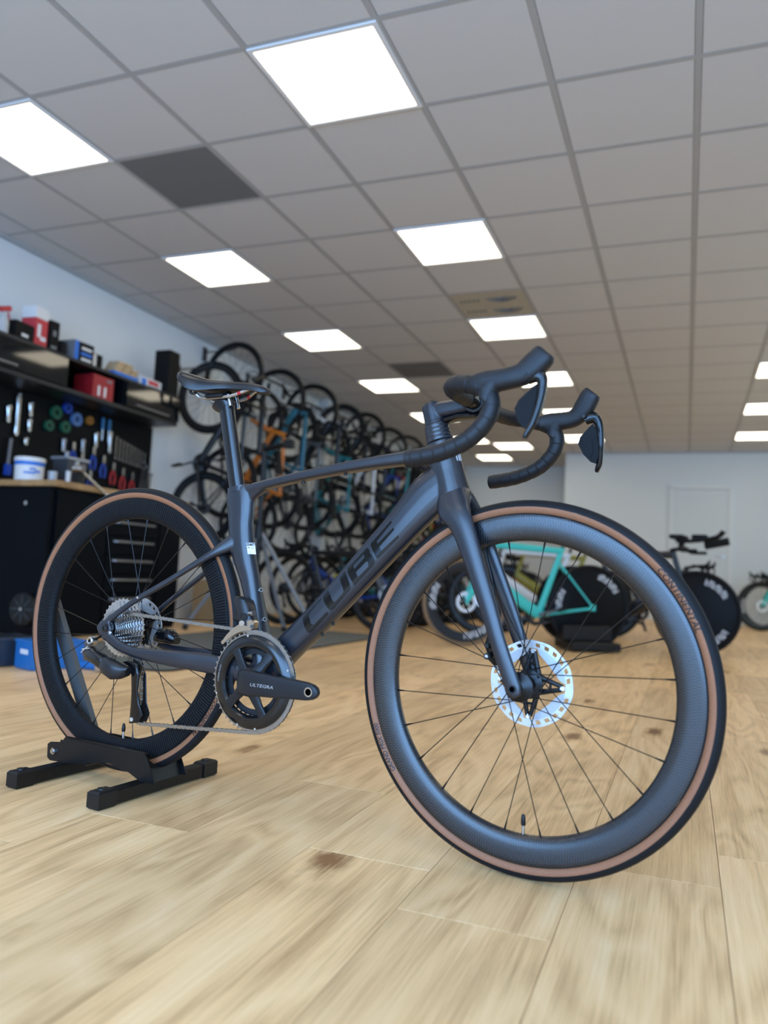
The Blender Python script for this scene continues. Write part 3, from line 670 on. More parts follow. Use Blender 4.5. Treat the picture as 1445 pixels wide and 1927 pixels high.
# ---- drivetrain
def gear(bb, r, n, y0, y1, rin, c=(0, 0, 0), tooth=.0032, ph=0):
    pts = []
    for i in range(n):
        for f_, q in ((0, -.45*tooth), (.3, -.4*tooth), (.42, tooth*.6), (.58, tooth*.6), (.7, -.4*tooth)): a = 2*pi*(i+f_+ph)/n; pts.append((r+q, a))
    k = len(pts); vs = []
    for y in (y0, y1):
        vs += [V((q*cos(a), y, q*sin(a)))+V(c) for q, a in pts]; vs += [V((rin*cos(a), y, rin*sin(a)))+V(c) for q, a in pts]
    fs = []
    for i in range(k):
        j = (i+1) % k
        fs += [(i, j, k+j, k+i), (2*k+j, 2*k+i, 3*k+i, 3*k+j), (j, i, 2*k+i, 2*k+j), (k+i, k+j, 3*k+j, 3*k+i)]
    bb.add(vs, fs); return bb
cas = obj('cassette', B().lathe([(.017, -.060), (.018, -.060), (.018, -.020), (.017, -.020)], 24), STEEL, bike, loc=(0, 0, RZ))
TEETH = [11, 12, 13, 14, 15, 17, 19, 21, 24, 27, 30, 34]
for i, t in enumerate(TEETH):
    r = .0127*t/(2*pi); y = -.0585+.00335*i
    obj('sprocket', gear(B(), r, t, y-.0008, y+.0008, max(.014, r-.012), ph=.13*i), STEEL, cas, 25)
CRX, CRZ, RC = .4145, .2877, .1052
crank = B()
# crank arm with thin waist to the pedal eye
def lerp(a, b_, t): return a+(b_-a)*t
arm = []
for x, z0, z1, yo, yi in ((.388, .266, .309, -.068, -.050), (.398, .262, .3135, -.077, -.053), (.415, .261, .3155, -.0815, -.056), (.44, .2635, .3140, -.083, -.060), (.48, .2655, .3115, -.083, -.064), (.53, .2685, .3085, -.083, -.066), (.57, .2705, .3065, -.083, -.067), (.585, .2735, .3035, -.083, -.068), (.593, .2785, .2985, -.0825, -.0685), (.5965, .284, .2925, -.081, -.070)):
    zc, h, yc, w = (z0+z1)/2, (z1-z0)/2, (yo+yi)/2, (yi-yo)/2
    arm.append(sup(V((x, yc, zc)), V((0, 0, 1)), V((0, 1, 0)), h, w, 4.5, 24))
crank.loft(arm)
ca = obj('crank_arm', crank, mat('crank_anodised', (.011, .012, .015), .38, .2, spec=.45), bike, 32, label='drive side crank arm')
obj('crank_spindle', B().tube([(CRX, -.066, CRZ), (CRX, .075, CRZ)], .012, 20), BLK, ca)
o = obj('pedal_eye', B().lathe([(.0068, -.0836), (.0095, -.0836), (.0095, -.081), (.0068, -.081)], 24, 'y', (.577, 0, .2885), True), STEEL, ca); obj('eye_hole', B().tube([(.577, -.0838, .2885), (.577, -.0834, .2885)], .0068, 20), mat('deep_black'), o)
me = text_mesh('ULTEGRA', .0125, .25, .0001)
for v in me.vertices: v.co = V((.462+v.co.x*1.1, -.08335, .2873+v.co.y*.72))
me.materials.append(GREYP); link('crank_lettering', me, ca)
lc = B()
sect = []
for t in spline([(.42, .265), (.36, .272), (.30, .286), (.26, .286)], 2):
    sect.append(sup(V((t[0], .078, t[1])), V((0, 0, 1)), V((0, 1, 0)), .015, .008, 4, 14))
obj('crank_arm', lc.loft(sect), mat('crank_anodised'), bike, 32, label='far side crank arm')
ring = obj('large_chainring', gear(B(), RC-.0012, 52, -.0490, -.0470, .0835, (CRX, 0, CRZ), .0042), CHAINM, ca, 25)
def annulus(bb, prof): return bb.lathe(prof, 72, 'y', (CRX, 0, CRZ), True)
obj('chainring_cover', annulus(B(), [(.0700, -.0490), (.0705, -.0525), (.075, -.0580), (.083, -.0590), (.092, -.0560), (.0985, -.0510), (.0985, -.0488)]), DARKGLOSS, ca, 30)
spd = B()
for a, wd in ((124, 1), (52, 1), (224, 1), (298, 1)):
    a = R_(a); t = V((cos(a), 0, sin(a))); nn = V((-sin(a), 0, cos(a))); c = V((CRX, 0, CRZ)); rings = []
    for r, w, yo, yi in ((.012, .020, -.070, -.052), (.030, .0115, -.066, -.053), (.055, .0090, -.061, -.052), (.078, .0115, -.0585, -.050), (.094, .0150, -.0545, -.049)):
        rings.append(sup(c+t*r+V((0, (yo+yi)/2, 0)), nn, V((0, 1, 0)), w, (yi-yo)/2, 3.5, 16))
    spd.loft(rings)
spd.lathe([(.012, -.050), (.030, -.052), (.029, -.066), (.020, -.074), (.010, -.074)], 32, 'y', (CRX, 0, CRZ))
obj('crank_spider', spd, mat('crank_anodised'), ca, 32)
obj('small_chainring', gear(B(), .0725, 36, -.0425, -.0408, .058, (CRX, 0, CRZ), .0035), mat('ring_grey', (.018, .021, .026), .4, .5), ca, 25)
me = text_mesh('ULTEGRA 52-36T', .0048, 0, .00005)
for v in me.vertices:
    a = R_(172)-v.co.x/.083; r = .0835+v.co.y; v.co = V((CRX+r*cos(a), -.05935, CRZ+r*sin(a)))
me.materials.append(GREYP); link('chainring_lettering', me, ca)
for a in (100, 20, 252, 280, 200): o = obj('chainring_pin', B().tube([(CRX+.0965*cos(R_(a)), -.0540, CRZ+.0965*sin(R_(a))), (CRX+.0965*cos(R_(a)), -.0505, CRZ+.0965*sin(R_(a)))], .0022, 8), SILVER, ca)
# chain: walk the loop chainring > lower pulley > upper pulley > cassette > back
def arc(c, r, a0, a1, y, n=40): return [V((c[0]+r*cos(R_(a0+(a1-a0)*i/n)), y, c[1]+r*sin(R_(a0+(a1-a0)*i/n)))) for i in range(n+1)]
RCAS = .0127*19/(2*pi); PU, PL_ = (.080, .283), (.1075, .181)
loop = arc((CRX, CRZ), RC, 97, -86, -.048)+arc(PL_, .0215, -85, -255, -.050)+[V((.100, -.050, .235))]+arc(PU, .0205, -35, 62, -.050)+[V((.06, -.0475, .312))]+arc((0, RZ), RCAS, -60, -275, -.0455)
dense = []; 
for i in range(len(loop)): 
    p, q = loop[i], loop[(i+1) % len(loop)]; k = max(1, int((q-p).length/.001)); dense += [p.lerp(q, j/k) for j in range(k)]
pins = [dense[0]]; acc = 0
for i in range(1, len(dense)):
    acc += (dense[i]-dense[i-1]).length
    if acc >= .0127: pins.append(dense[i]); acc -= .0127
chn = B()
for i in range(len(pins)):
    p, q = pins[i], pins[(i+1) % len(pins)]
    if (q-p).length > .016: continue
    t = (q-p).normalized(); nn = V((0, 1, 0)).cross(t).normalized(); w = .0030 if i % 2 else .0022; hh_ = .0040
    for s in (-1, 1):
        o_ = V((0, s*w, 0)); mid_ = (p+q)/2; prof = []
        for (a, h) in ((-1.0, .0), (-.85, .75), (-.55, 1), (0, .72), (.55, 1), (.85, .75), (1.0, 0), (.85, -.75), (.55, -1), (0, -.72), (-.55, -1), (-.85, -.75)):
            prof.append(mid_+t*(a*.0098)+nn*(h*hh_)+o_)
        chn.loft([[x-V((0, .0005, 0)) for x in prof], [x+V((0, .0005, 0)) for x in prof]])
    chn.tube([p-V((0, .0034, 0)), p+V((0, .0034, 0))], .0021, 8)
obj('chain', chn, CHAINM, bike, 30, kind='stuff')
# rear derailleur
rd = B()
rd.loft([sup(V(c), V((.25, 0, .97)), V((0, 1, 0)), h, w, 3, 16) for c, h, w in (((-.050, -.082, .312), .010, .010), ((-.035, -.084, .309), .017, .014), ((-.005, -.086, .299), .016, .014), ((.02, -.088, .290), .016, .013), ((.025, -.088, .288), .012, .010))])
dra = obj('rear_derailleur', rd, DARKGLOSS, bike, 35)
rd = B(); rd.loft([sup(V(c), V((.35, 0, .94)), V((0, 1, 0)), h, w, 2.8, 18) for c, h, w in (((.020, -.090, .292), .015, .013), ((.035, -.092, .286), .020, .016), ((.06, -.092, .277), .021, .016), ((.078, -.088, .275), .016, .013), ((.090, -.082, .278), .012, .010))]); obj('derailleur_motor', rd, mat('motor_satin', (.007, .008, .011), .38), dra, 50)
rd = B(); rd.loft([sup(V(c), V((1, 0, .2)).normalized(), V((0, 1, 0)), h, w, 2.6, 14) for c, h, w in (((.066, -.068, .298), .012, .004), ((.088, -.068, .292), .016, .004), ((.100, -.068, .268), .011, .004), ((.098, -.066, .235), .009, .004), ((.100, -.064, .205), .013, .003), ((.106, -.064, .180), .020, .003), ((.100, -.064, .162), .014, .003))]); cg = obj('derailleur_cage', rd, GLOSS, dra, 50)
rd = B(); rd.loft([sup(V(c), V((1, 0, .2)).normalized(), V((0, 1, 0)), h, w, 2.6, 14) for c, h, w in (((.070, -.040, .298), .012, .002), ((.094, -.040, .268), .010, .002), ((.100, -.040, .205), .012, .002), ((.106, -.040, .180), .018, .002), ((.104, -.040, .162), .012, .002))]); obj('derailleur_cage', rd, BLK, dra, 50)
for c, n_ in ((PU, 11), (PL_, 12)): obj('jockey_wheel', gear(B(), .0195, n_, -.0512, -.0488, .006, (c[0], 0, c[1]), .004), BLK, dra, 25)
obj('cage_bolt', B().tube([(.096, -.0665, .170), (.096, -.0685, .170)], .0048, 12), SILVER, dra)
o = obj('pivot_bolt', B().lathe([(.004, -.087), (.0078, -.088), (.0098, -.086), (.0105, -.070), (.004, -.070)], 20, 'y', (-.037, 0, .337), True), STEEL, dra)
obj('derailleur_hanger', B().loft([sup(V(c), V((.8, 0, .6)).normalized(), V((0, 1, 0)), h, w, 2.4, 12) for c, h, w in (((-.037, -.074, .337), .012, .006), ((-.025, -.071, .345), .011, .005), ((-.010, -.068, .352), .012, .005))]), BLK, dra, 50)
for d_ in ((-.049, -.0955, .317, -.022, -.0985, .322), (-.052, -.0955, .309, -.028, -.0985, .326)): obj('link_edge', B().tube([d_[:3], d_[3:]], .0013, 6), SILVER, dra)
# front derailleur
fd = B(); rings = [sup(V((x, -.040, z)), V((1, 0, -.25)).normalized(), V((0, 1, 0)), h, .016, 4, 16) for x, z, h in ((.388, .405, .020), (.385, .416, .023), (.372, .452, .022), (.369, .461, .016))]
fdo = obj('front_derailleur', fd.loft(rings), mat('motor_satin'), bike, 40)
obj('derailleur_clip', B().box((.360, -.026, .430), (.032, .020, .046), M.Rotation(R_(15), 3, 'Y'), ch=.004), BLK, fdo)
fd = B()
for yy in (-.0545, -.0405):
    rr = []
    for t in range(13):
        a = R_(138-44*t/12); r0_ = RC+.003; wd = .006+.016*t/12
        rr.append([V((CRX+r_*cos(a), yy+k_*.0011, CRZ+r_*sin(a))) for r_, k_ in ((r0_, -1), (r0_+wd, -1), (r0_+wd, 1), (r0_, 1))])
    fd.loft(rr)
fd.tube([(CRX+.112*cos(R_(137)), -.055, CRZ+.112*sin(R_(137))), (CRX+.112*cos(R_(137)), -.040, CRZ+.112*sin(R_(137)))], .0045, 8)
fd.box((.4045, -.0475, .407), (.016, .017, .020), M.Rotation(R_(10), 3, 'Y'), ch=.003)
obj('derailleur_cage', fd, CHAMP, fdo, 40)
for x, y, z, x2, y2, z2, r, mt_ in ((.398, -.052, .430, .412, -.056, .432, .0058, STEEL), (.385, -.056, .424, .392, -.062, .424, .0065, DARKGLOSS), (.380, -.056, .410, .386, -.062, .409, .0060, STEEL), (.409, -.057, .404, .411, -.060, .404, .0035, DARKGLOSS)):
    obj('adjuster_screw', B().tube([(x, y, z), (x2, y2, z2)], r, 12), mt_, fdo)
# ---- wheel stand
stand = thing('bicycle_stand', 'low black steel stand on the floor holding the rear wheel of the road bicycle', 'bike stand', (RX, RY, 0), PHI)
for x in (-.142, .118):
    o = obj('cross_bar', B().box((x, .008, .0185), (.030, .300, .030), ch=.002), STANDM, stand)
    for y in (-.158, .174):
        c = obj('end_cap', B().box((x, y, .019), (.036, .050, .038), ch=.004), BLK, o)
        obj('cap_plug', B().tube([(x-.002, y, .038), (x-.002, y, .0405), (x-.002, y, .0412)], [.0105, .0098, .007], 16), BLK, c)
pl = [(-.188, .040), (-.190, .072), (-.180, .078), (-.147, .082), (-.146, .088), (-.139, .087), (-.132, .094), (-.074, .0955), (.128, .0935), (.137, .088), (.165, .034), (.118, .034), (.085, .047), (.018, .058), (-.033, .050), (-.104, .037), (-.178, .034)]
for s in (-1, 1):
    bb = B().prism(pl, lambda x, z: V((x, s*.050, z)), lambda x, z: V((x, s*.0525, z)))
    if s < 0: bb.prism([(-.132, .094), (.128, .0935)], lambda x, z: V((x, -.0525, z)), lambda x, z: V((x, -.040, z+.0012))) if False else bb.box((-.002, -.0465, .0945), (.26, .012, .0024), M.Rotation(.002, 3, 'Y'))
    pp_ = obj('side_plate', bb, STANDM, stand)
    bo = B().tube([(-.166, s*.0525, .058), (-.166, s*.0565, .058)], .0085, 6); bo.tube([(-.166, s*.0565, .058), (-.166, s*.0600, .058)], .0045, 12); obj('plate_bolt', bo, STEEL, pp_)
obj('end_plate', B().prism([(-.050, .034), (.050, .034), (.050, .075), (.024, .066), (-.024, .066), (-.050, .0885)], lambda y, z: V((.150-(z-.034)*.45, y, z)), lambda y, z: V((.1525-(z-.034)*.45, y, z))), STANDM, stand)
obj('tube_spacer', B().tube([(-.060, -.05, .046), (-.060, .05, .046)], .008, 12), STANDM, stand)
d = V((-.172, 0, .300)).normalized()
obj('support_bar', B().box((-.232, .040, .250), (.034, .016, .37), M.Rotation(-R_(29.8), 3, 'Y'), ch=.002), mat('bar_grey_coat', (.07, .072, .072), .4), stand)
# ------------------------------------------------------------------ other bicycles
BR, BW = .340, 1.02
def ring_me(nm, prof, n, mt): return B().lathe(prof, n).mesh(nm, mt)
def tp_(r, rr, n=8): return [((r-rr)+rr*cos(2*pi*i/n), rr*sin(2*pi*i/n)) for i in range(n)]
BGT = mat('bg_tyre', (.004, .0042, .005), .6, spec=.25); BGR = mat('bg_rim', (.005, .0055, .007), .35)
BGM = mat('bg_metal', (.16, .16, .17), .4, .8); BGS = mat('bg_spoke', (.03, .03, .033), .35, .5)
btyre = B().lathe(tp_(BR, .0165), 44, closed=True).mesh('tyre', BGT)
btyre_fat = B().lathe(tp_(BR+.008, .027), 44, closed=True).mesh('tyre', BGT)
brim = {d: B().lathe([(.309, .012), (.309-d*.5, .0125), (.309-d, .004), (.309-d, -.004), (.309-d*.5, -.0125), (.309, -.012)], 44).mesh('rim', BGR) for d in (.022, .05, .075)}
bsp = {}
for d in (.022, .05, .075):
    q = B()
    for k in range(20):
        a = 2*pi*k/20; s = 1 if k % 2 else -1; pa = a+(.9 if (k//2) % 2 else -.9)
        q.tube([(.022*cos(pa), s*.025, .022*sin(pa)), ((.309-d)*cos(a), 0, (.309-d)*sin(a))], .0014, 4)
    bsp[d] = q.mesh('spokes', BGS)
bhub = B().lathe([(.008, -.05), (.012, -.048), (.025, -.03), (.025, -.026), (.014, -.02), (.014, .02), (.025, .026), (.025, .03), (.012, .048), (.008, .05)], 16).mesh('hub', BGT)
brot = B().lathe([(.056, .036), (.08, .036), (.08, .0385), (.056, .0385)], 28, closed=True)
for k in range(5): a = 2*pi*k/5; brot.tube([(.015*cos(a), .037, .015*sin(a)), (.06*cos(a+.3), .037, .06*sin(a+.3))], .004, 5)
brot = brot.mesh('brake_rotor', SILVER)
bcass = B()
for k in range(8): bcass.lathe([(.016, -.052+.004*k), (.022+.005*k, -.052+.004*k), (.022+.005*k, -.0505+.004*k), (.016, -.0505+.004*k)], 22, closed=True)
bcass = bcass.mesh('cassette', BGM)
bdisc = B().lathe([(.015, -.022), (.10, -.020), (.30, -.011), (.309, -.006), (.309, .006), (.30, .011), (.10, .020), (.015, .022)], 44).mesh('disc_cover', mat('disc_carbon', (.003, .0032, .004), .5, spec=.15))
bcr = B().lathe([(.062, -.046), (.084, -.048), (.095, -.046), (.095, -.044), (.062, -.043)], 36, closed=True)
for k in range(4): a = pi/4+pi/2*k; bcr.tube([(0, -.05, 0), (.08*cos(a), -.046, .08*sin(a))], .008, 6)
bcr = bcr.mesh('chainring', BGR)
barm = B(); barm.loft([sup(V((x, -.064, 0)), V((0, 0, 1)), V((0, 1, 0)), h, .007, 3, 8) for x, h in ((-.015, .014), (.17, .010), (.178, .007))]); barm.loft([sup(V((-x, .064, 0)), V((0, 0, 1)), V((0, 1, 0)), h, .007, 3, 8) for x, h in ((-.015, .014), (.17, .010), (.178, .007))]); barm.tube([(0, -.064, 0), (0, .064, 0)], .012, 8)
barm = barm.mesh('crank', BGM)
bped = B().box((.17, -.105, 0), (.09, .06, .018), ch=.003); bped = bped.mesh('pedal', BGT); bped2 = B().box((-.17, .105, 0), (.09, .06, .018), ch=.003).mesh('pedal', BGT)
bsad = B(); bsad.loft([sup(V((x, 0, z)), V((0, 0, 1)), V((0, 1, 0)), h, w, 2.4, 12) for x, z, h, w in ((-.13, .01, .012, .055), (-.10, .006, .02, .068), (-.03, .0, .018, .045), (.06, -.002, .015, .02), (.14, -.006, .010, .012))]); bsad = bsad.mesh('saddle', BGT)
bpost = B().tube([(0, 0, 0), (-.055, 0, .19)], .0145, 10); bpost.box((-.058, 0, .195), (.05, .045, .02)); bpost = bpost.mesh('seatpost', BGR)
q = B()
for s in (-1, 1): q.tube(spline([(0, s*.01, 0), (0, s*.14, 0), (.02, s*.185, -.005), (.075, s*.20, -.015), (.10, s*.203, -.06), (.07, s*.205, -.115), (.01, s*.208, -.125), (-.04, s*.208, -.12)], 3), .0155, 8)
bdrop = q.mesh('handlebar', BGT)
bhood = []
for s in (-1, 1):
    q = B(); q.loft([sup(V((x, s*.203, z)), V((-.3, 0, 1)).normalized(), V((0, 1, 0)), h, .016, 2.5, 8) for x, z, h in ((.06, -.008, .02), (.12, -.005, .02), (.15, .02, .02), (.165, .05, .014))]); q.tube([(.15, s*.203, .0), (.155, s*.205, -.05), (.125, s*.21, -.10)], .008, 6)
    bhood.append(q.mesh('brake_hood', BGT))
q = B(); q.tube(spline([(-.05, -.295, .02), (0, -.18, .03), (.02, -.05, 0), (.02, .05, 0), (0, .18, .03), (-.05, .295, .02)], 3), .0125, 8)
for s in (-1, 1): q.tube([(-.055, s*.305, .02), (-.03, s*.22, .026)], .018, 8); q.tube([(.0, s*.19, .02), (.05, s*.24, -.01), (.02, s*.29, -.02)], .006, 5)
bflat = q.mesh('handlebar', BGT)
q = B()
for s in (-1, 1):
    q.tube(spline([(0, 0, 0), (.0, s*.12, 0), (.02, s*.19, -.03), (.14, s*.2, -.03)], 3), .014, 7); q.tube(spline([(-.05, s*.06, .05), (.10, s*.055, .06), (.25, s*.05, .09), (.30, s*.05, .14)], 3), .013, 7); q.box((-.04, s*.075, .085), (.11, .07, .035), ch=.008); q.tube([(-.02, s*.06, 0), (-.02, s*.06, .075)], .014, 6)
q.box((.12, 0, .09), (.12, .05, .04), ch=.01); q.tube([(.16, 0, .02), (.34, 0, .06)], .032, 8)
baero = q.mesh('aero_bars', BGT)
bstem = {}
FRC = {}
def bframe(kind):
    q = B(); fat = 1.5 if kind == 'aero' else (1.35 if kind == 'mtb' else 1.0)
    h = V((.905, 0, .575)); ht = V((.868, 0, .70)); bb_ = V((.42, 0, .27)); stp = V((.262, 0, .715)); tt0 = V((.272, 0, .685)); rear = V((0, 0, BR))
    def tb(p, q_, r0, r1, fl=1): 
        t = (q_-p).normalized(); n = V((0, 1, 0)).cross(t).normalized(); q.loft([sup(p, n, V((0, 1, 0)), r0*fl, r0, 2.3, 10), sup(p.lerp(q_, .5), n, V((0, 1, 0)), (r0+r1)/2*fl, (r0+r1)/2, 2.3, 10), sup(q_, n, V((0, 1, 0)), r1*fl, r1, 2.3, 10)])
    if kind == 'aero': ht, stp, tt0 = V((.838, 0, .80)), V((.238, 0, .80)), V((.245, 0, .775))
    tb(bb_, h, .024*fat, .027*fat, 1.25); tb(tt0, ht, .014*fat, .017*fat, 1.2); tb(bb_, stp, .02, .0165, 1.4 if kind == 'aero' else 1.05); tb(h-V((-.012, 0, .04)), ht+V((-.006, 0, .02)), .024, .022)
    for s in (-1, 1):
        tb(bb_+V((-.02, s*.03, 0)), rear+V((.0, s*.063, -.005)), .013, .009, 1.2); tb(stp+V((.025, s*.008, -.12)), rear+V((0, s*.063, .01)), .009, .007)
        q.box(rear+V((-.005, s*.063, 0)), (.045, .010, .05), ch=.003)
    q.tube([bb_-V((0, .04, 0)), bb_+V((0, .04, 0))], .026, 14)
    return q.mesh('frame', BLK)
def bfork(kind):
    q = B(); f = 1.4 if kind == 'aero' else 1.0
    for s in (-1, 1): q.loft([sup(V((x, s*y, z)), V((1, 0, .2)).normalized(), V((0, 1, 0)), w, .009, 2.2, 8) for x, y, z, w in ((.917, .0, .555, .026), (.925, .032, .525, .026*f), (.955, .046, .46, .022*f), (1.0, .054, .38, .016*f), (1.02, .056, BR, .014), (1.022, .056, BR-.015, .008))])
    return q.mesh('fork', BLK)
for k_ in ('road', 'aero', 'mtb'): FRC[k_] = (bframe(k_), bfork(k_))
q = B(); q.tube([(.862, 0, .70), (.848, 0, .75)], .019, 10); q.tube([(.85, 0, .738), (.94, 0, .755)], .017, 10); bstem = q.mesh('stem', BGT)
chn2 = B()
for z0, z1 in ((.395, .362), (.305, .285)): chn2.tube([(.0, -.048, z0), (.42, -.047, z1 if z1 > .3 else .178)], .004, 5)
chn2 = chn2.mesh('chain', BGM)
q = B(); q.box((-.005, -.075, .295), (.05, .025, .04), M.Rotation(.4, 3, 'Y'), ch=.006); q.loft([sup(V(c), V((1, 0, 0)), V((0, 1, 0)), h, .006, 2.4, 8) for c, h in (((.02, -.06, .28), .012), ((.03, -.06, .22), .010), ((.045, -.06, .175), .018), ((.045, -.06, .16), .012))]); bder = q.mesh('rear_derailleur', BGT)
q = B().lathe([(.001, -.002), (.028, -.002), (.033, .02), (.036, .11), (.030, .13), (.030, .145), (.036, .15), (.030, .175), (.012, .185), (.012, .20), (.001, .20)], 14, 'z'); bbot = q.mesh('bottle', WHITE)
CM = {'black': mat('paint_black', (.004, .0042, .005), .35), 'orange': mat('paint_orange', (.58, .17, .012), .4), 'yellow': mat('paint_yellow', (.50, .42, .04), .35), 'teal': mat('paint_teal', (.02, .20, .24), .35),
      'turquoise': mat('paint_turquoise', (.045, .50, .43), .4), 'blue': mat('paint_blue', (.015, .055, .28), .3), 'red': mat('paint_red', (.40, .012, .018), .3), 'white': mat('paint_white', (.72, .74, .76), .3), 'grey': mat('paint_grey', (.09, .095, .10), .35),
      'petrol': mat('paint_petrol', (.012, .11, .17), .3), 'olive': mat('paint_olive', (.28, .25, .03), .35)}
LETM = mat('letter_white', (.62, .62, .62), .5)
def arc_letters(r0, r1, a0, a1, n, y=-.0205):
    """a run of blocky white rim lettering"""
    bb = B()
    for i in range(n):
        u0 = R_(a0+(a1-a0)*i/n); u1 = R_(a0+(a1-a0)*(i+.78)/n); k = 4
        for (f0, f1, g0, g1) in (((0, .28, 0, 1), (0, 1, .72, 1), (.62, 1, 0, .8)) if i % 2 else ((0, .28, 0, 1), (0, 1, 0, .25), (0, 1, .45, .68))):
            w0, w1 = u0+(u1-u0)*f0, u0+(u1-u0)*f1; q0, q1 = r0+(r1-r0)*g0, r0+(r1-r0)*g1
            vs = []
            for t in range(k+1):
                a = w0+(w1-w0)*t/k
                for rr_ in (q0, q1):
                    for yy in (y, y+.0015): vs.append((rr_*cos(a), yy, rr_*sin(a)))
            fs = [(t*4, t*4+4, t*4+6, t*4+2) for t in range(k)]+[(t*4+1, t*4+3, t*4+7, t*4+5) for t in range(k)]
            bb.add(vs, fs)
    return bb
def set_mat(o, m_): o.material_slots[0].link = 'OBJECT'; o.material_slots[0].material = m_
def bicycle(label, mtx, frame='black', fork=None, kind='road', bar='drop', depth=.022, tyre=None, rear_disc=False, letters=None, group=None, bottle=None, steer=0, saddle=True, post=0.0, crank=.5):
    t = link('bicycle', None, None, mtx=mtx, label=label, cat='bicycle', group=group)
    fr_, fo_ = FRC[kind]
    f = link('frame', fr_, t); set_mat(f, CM[frame])
    fk_ = link('fork', fo_, t); set_mat(fk_, CM[fork or frame])
    for w, x in (('front', 1.02), ('rear', 0)):
        ty = link('wheel', btyre_fat if kind == 'mtb' else btyre, t, (x, 0, BR))
        tm_ = tyre[0 if w == 'front' else 1] if isinstance(tyre, tuple) else tyre
        if tm_: set_mat(ty, tm_)
        d = depth
        if (w == 'rear' and rear_disc) or rear_disc == 2: link('disc_cover', bdisc, ty)
        else: link('rim', brim[d], ty); link('spokes', bsp[d], ty)
        link('hub', bhub, ty)
        if w == 'front': link('brake_rotor', brot, ty)
        else: link('cassette', bcass, ty)
        if letters:
            for s_ in (1,):
                for a0 in letters[0]: link('rim_letters', arc_letters(letters[1], letters[2], a0, a0-46, 7, letters[3]*(1.0 if not ((w == 'rear' and rear_disc) or rear_disc == 2) else 1.06)).mesh('rim_letters', LETM, None), ty)
    c = link('crankset', barm, t, (.42, 0, .27), (0, crank, 0)); link('chainring', bcr, c); link('pedal', bped, c); link('pedal', bped2, c)
    link('chain', chn2, t); link('rear_derailleur', bder, t)
    dz = .10 if kind == 'aero' else 0
    p = link('seatpost', bpost, t, (.262-.24*dz, 0, .70+post+.85*dz))
    if saddle: link('saddle', bsad, t, (.20-.24*dz, 0, .915+post+.85*dz))
    st_ = link('stem', bstem, t, (-.3*dz, 0, dz))
    hb_ = link('handlebar', {'drop': bdrop, 'flat': bflat, 'aero': baero}[bar], t, (.945-.3*dz, 0, .76+dz))
    if bar == 'drop': [link('brake_hood', h_, hb_) for h_ in bhood]
    if bottle:
        bo = link('bottle', bbot, t, (.50, 0, .345), (0, R_(45), 0)); set_mat(bo, CM[bottle])
    return t
HUNGM = M(((0, 0, 1), (0, -1, 0), (1, 0, 0)))       # forward -> up, up -> into the room
spec = [('black', 'black', 'road', 'drop', .05), ('black', 'black', 'mtb', 'flat', .022), ('orange', 'orange', 'road', 'drop', .022), ('petrol', 'grey', 'mtb', 'flat', .022), ('grey', 'black', 'road', 'drop', .05),
        ('black', 'white', 'mtb', 'flat', .022), ('teal', 'teal', 'road', 'drop', .022), ('black', 'grey', 'road', 'drop', .05), ('white', 'black', 'road', 'drop', .022), ('black', 'black', 'mtb', 'flat', .022), ('blue', 'black', 'road', 'drop', .022),
        ('teal', 'black', 'mtb', 'flat', .022), ('black', 'red', 'road', 'drop', .05), ('grey', 'grey', 'road', 'drop', .022), ('yellow', 'black', 'mtb', 'flat', .022), ('black', 'blue', 'road', 'drop', .022), ('red', 'black', 'road', 'drop', .05), ('black', 'black', 'road', 'drop', .022), ('blue', 'blue', 'mtb', 'flat', .022)]
NTH = ['nearest', 'second', 'third', 'fourth', 'fifth', 'sixth', 'seventh', 'eighth', 'ninth', 'tenth', 'eleventh', 'twelfth', 'thirteenth', 'fourteenth', 'fifteenth', 'sixteenth', 'seventeenth', 'eighteenth', 'farthest']
pipem = mat('rack_steel', (.03, .03, .032), .4)
for i, (c, fc, kd, br, dp) in enumerate(spec):
    y = 5.93+.405*i; yaw = R_(random.uniform(-7, 7) if i else 4); zo = (.0, .31, -.03, .27)[i % 4] if i else .03
    rot = M.Rotation(yaw, 3, 'Z') @ HUNGM; mt4 = rot.to_4x4(); mt4.translation = V((XL+.03, y, 1.0-.0+zo))
    bicycle('%s bicycle hung by its front wheel, %s along the left wall from the workbench' % (c + ' framed', NTH[i]), mt4, c, fc, kd, br, dp, group='bicycles hung on the left wall', bottle='white' if i in (4, 9) else None, crank=random.uniform(-1.5, 1.5))
    q = B().tube(spline([(XL+.001, y, 1.0+zo+1.02+.27), (XL+.20, y, 1.0+zo+1.02+.275), (XL+.34, y, 1.0+zo+1.02+.283), (XL+.37, y, 1.0+zo+1.02+.325)], 3), .008, 7); q.box((XL+.006, y, 1.0+zo+1.02+.25), (.012, .06, .14), ch=.002)
    obj('wall_hook', q, pipem, label='dark steel wall hook holding up the %s hung bicycle along the left wall' % NTH[i], cat='hook', group='hooks of the hung bicycles')
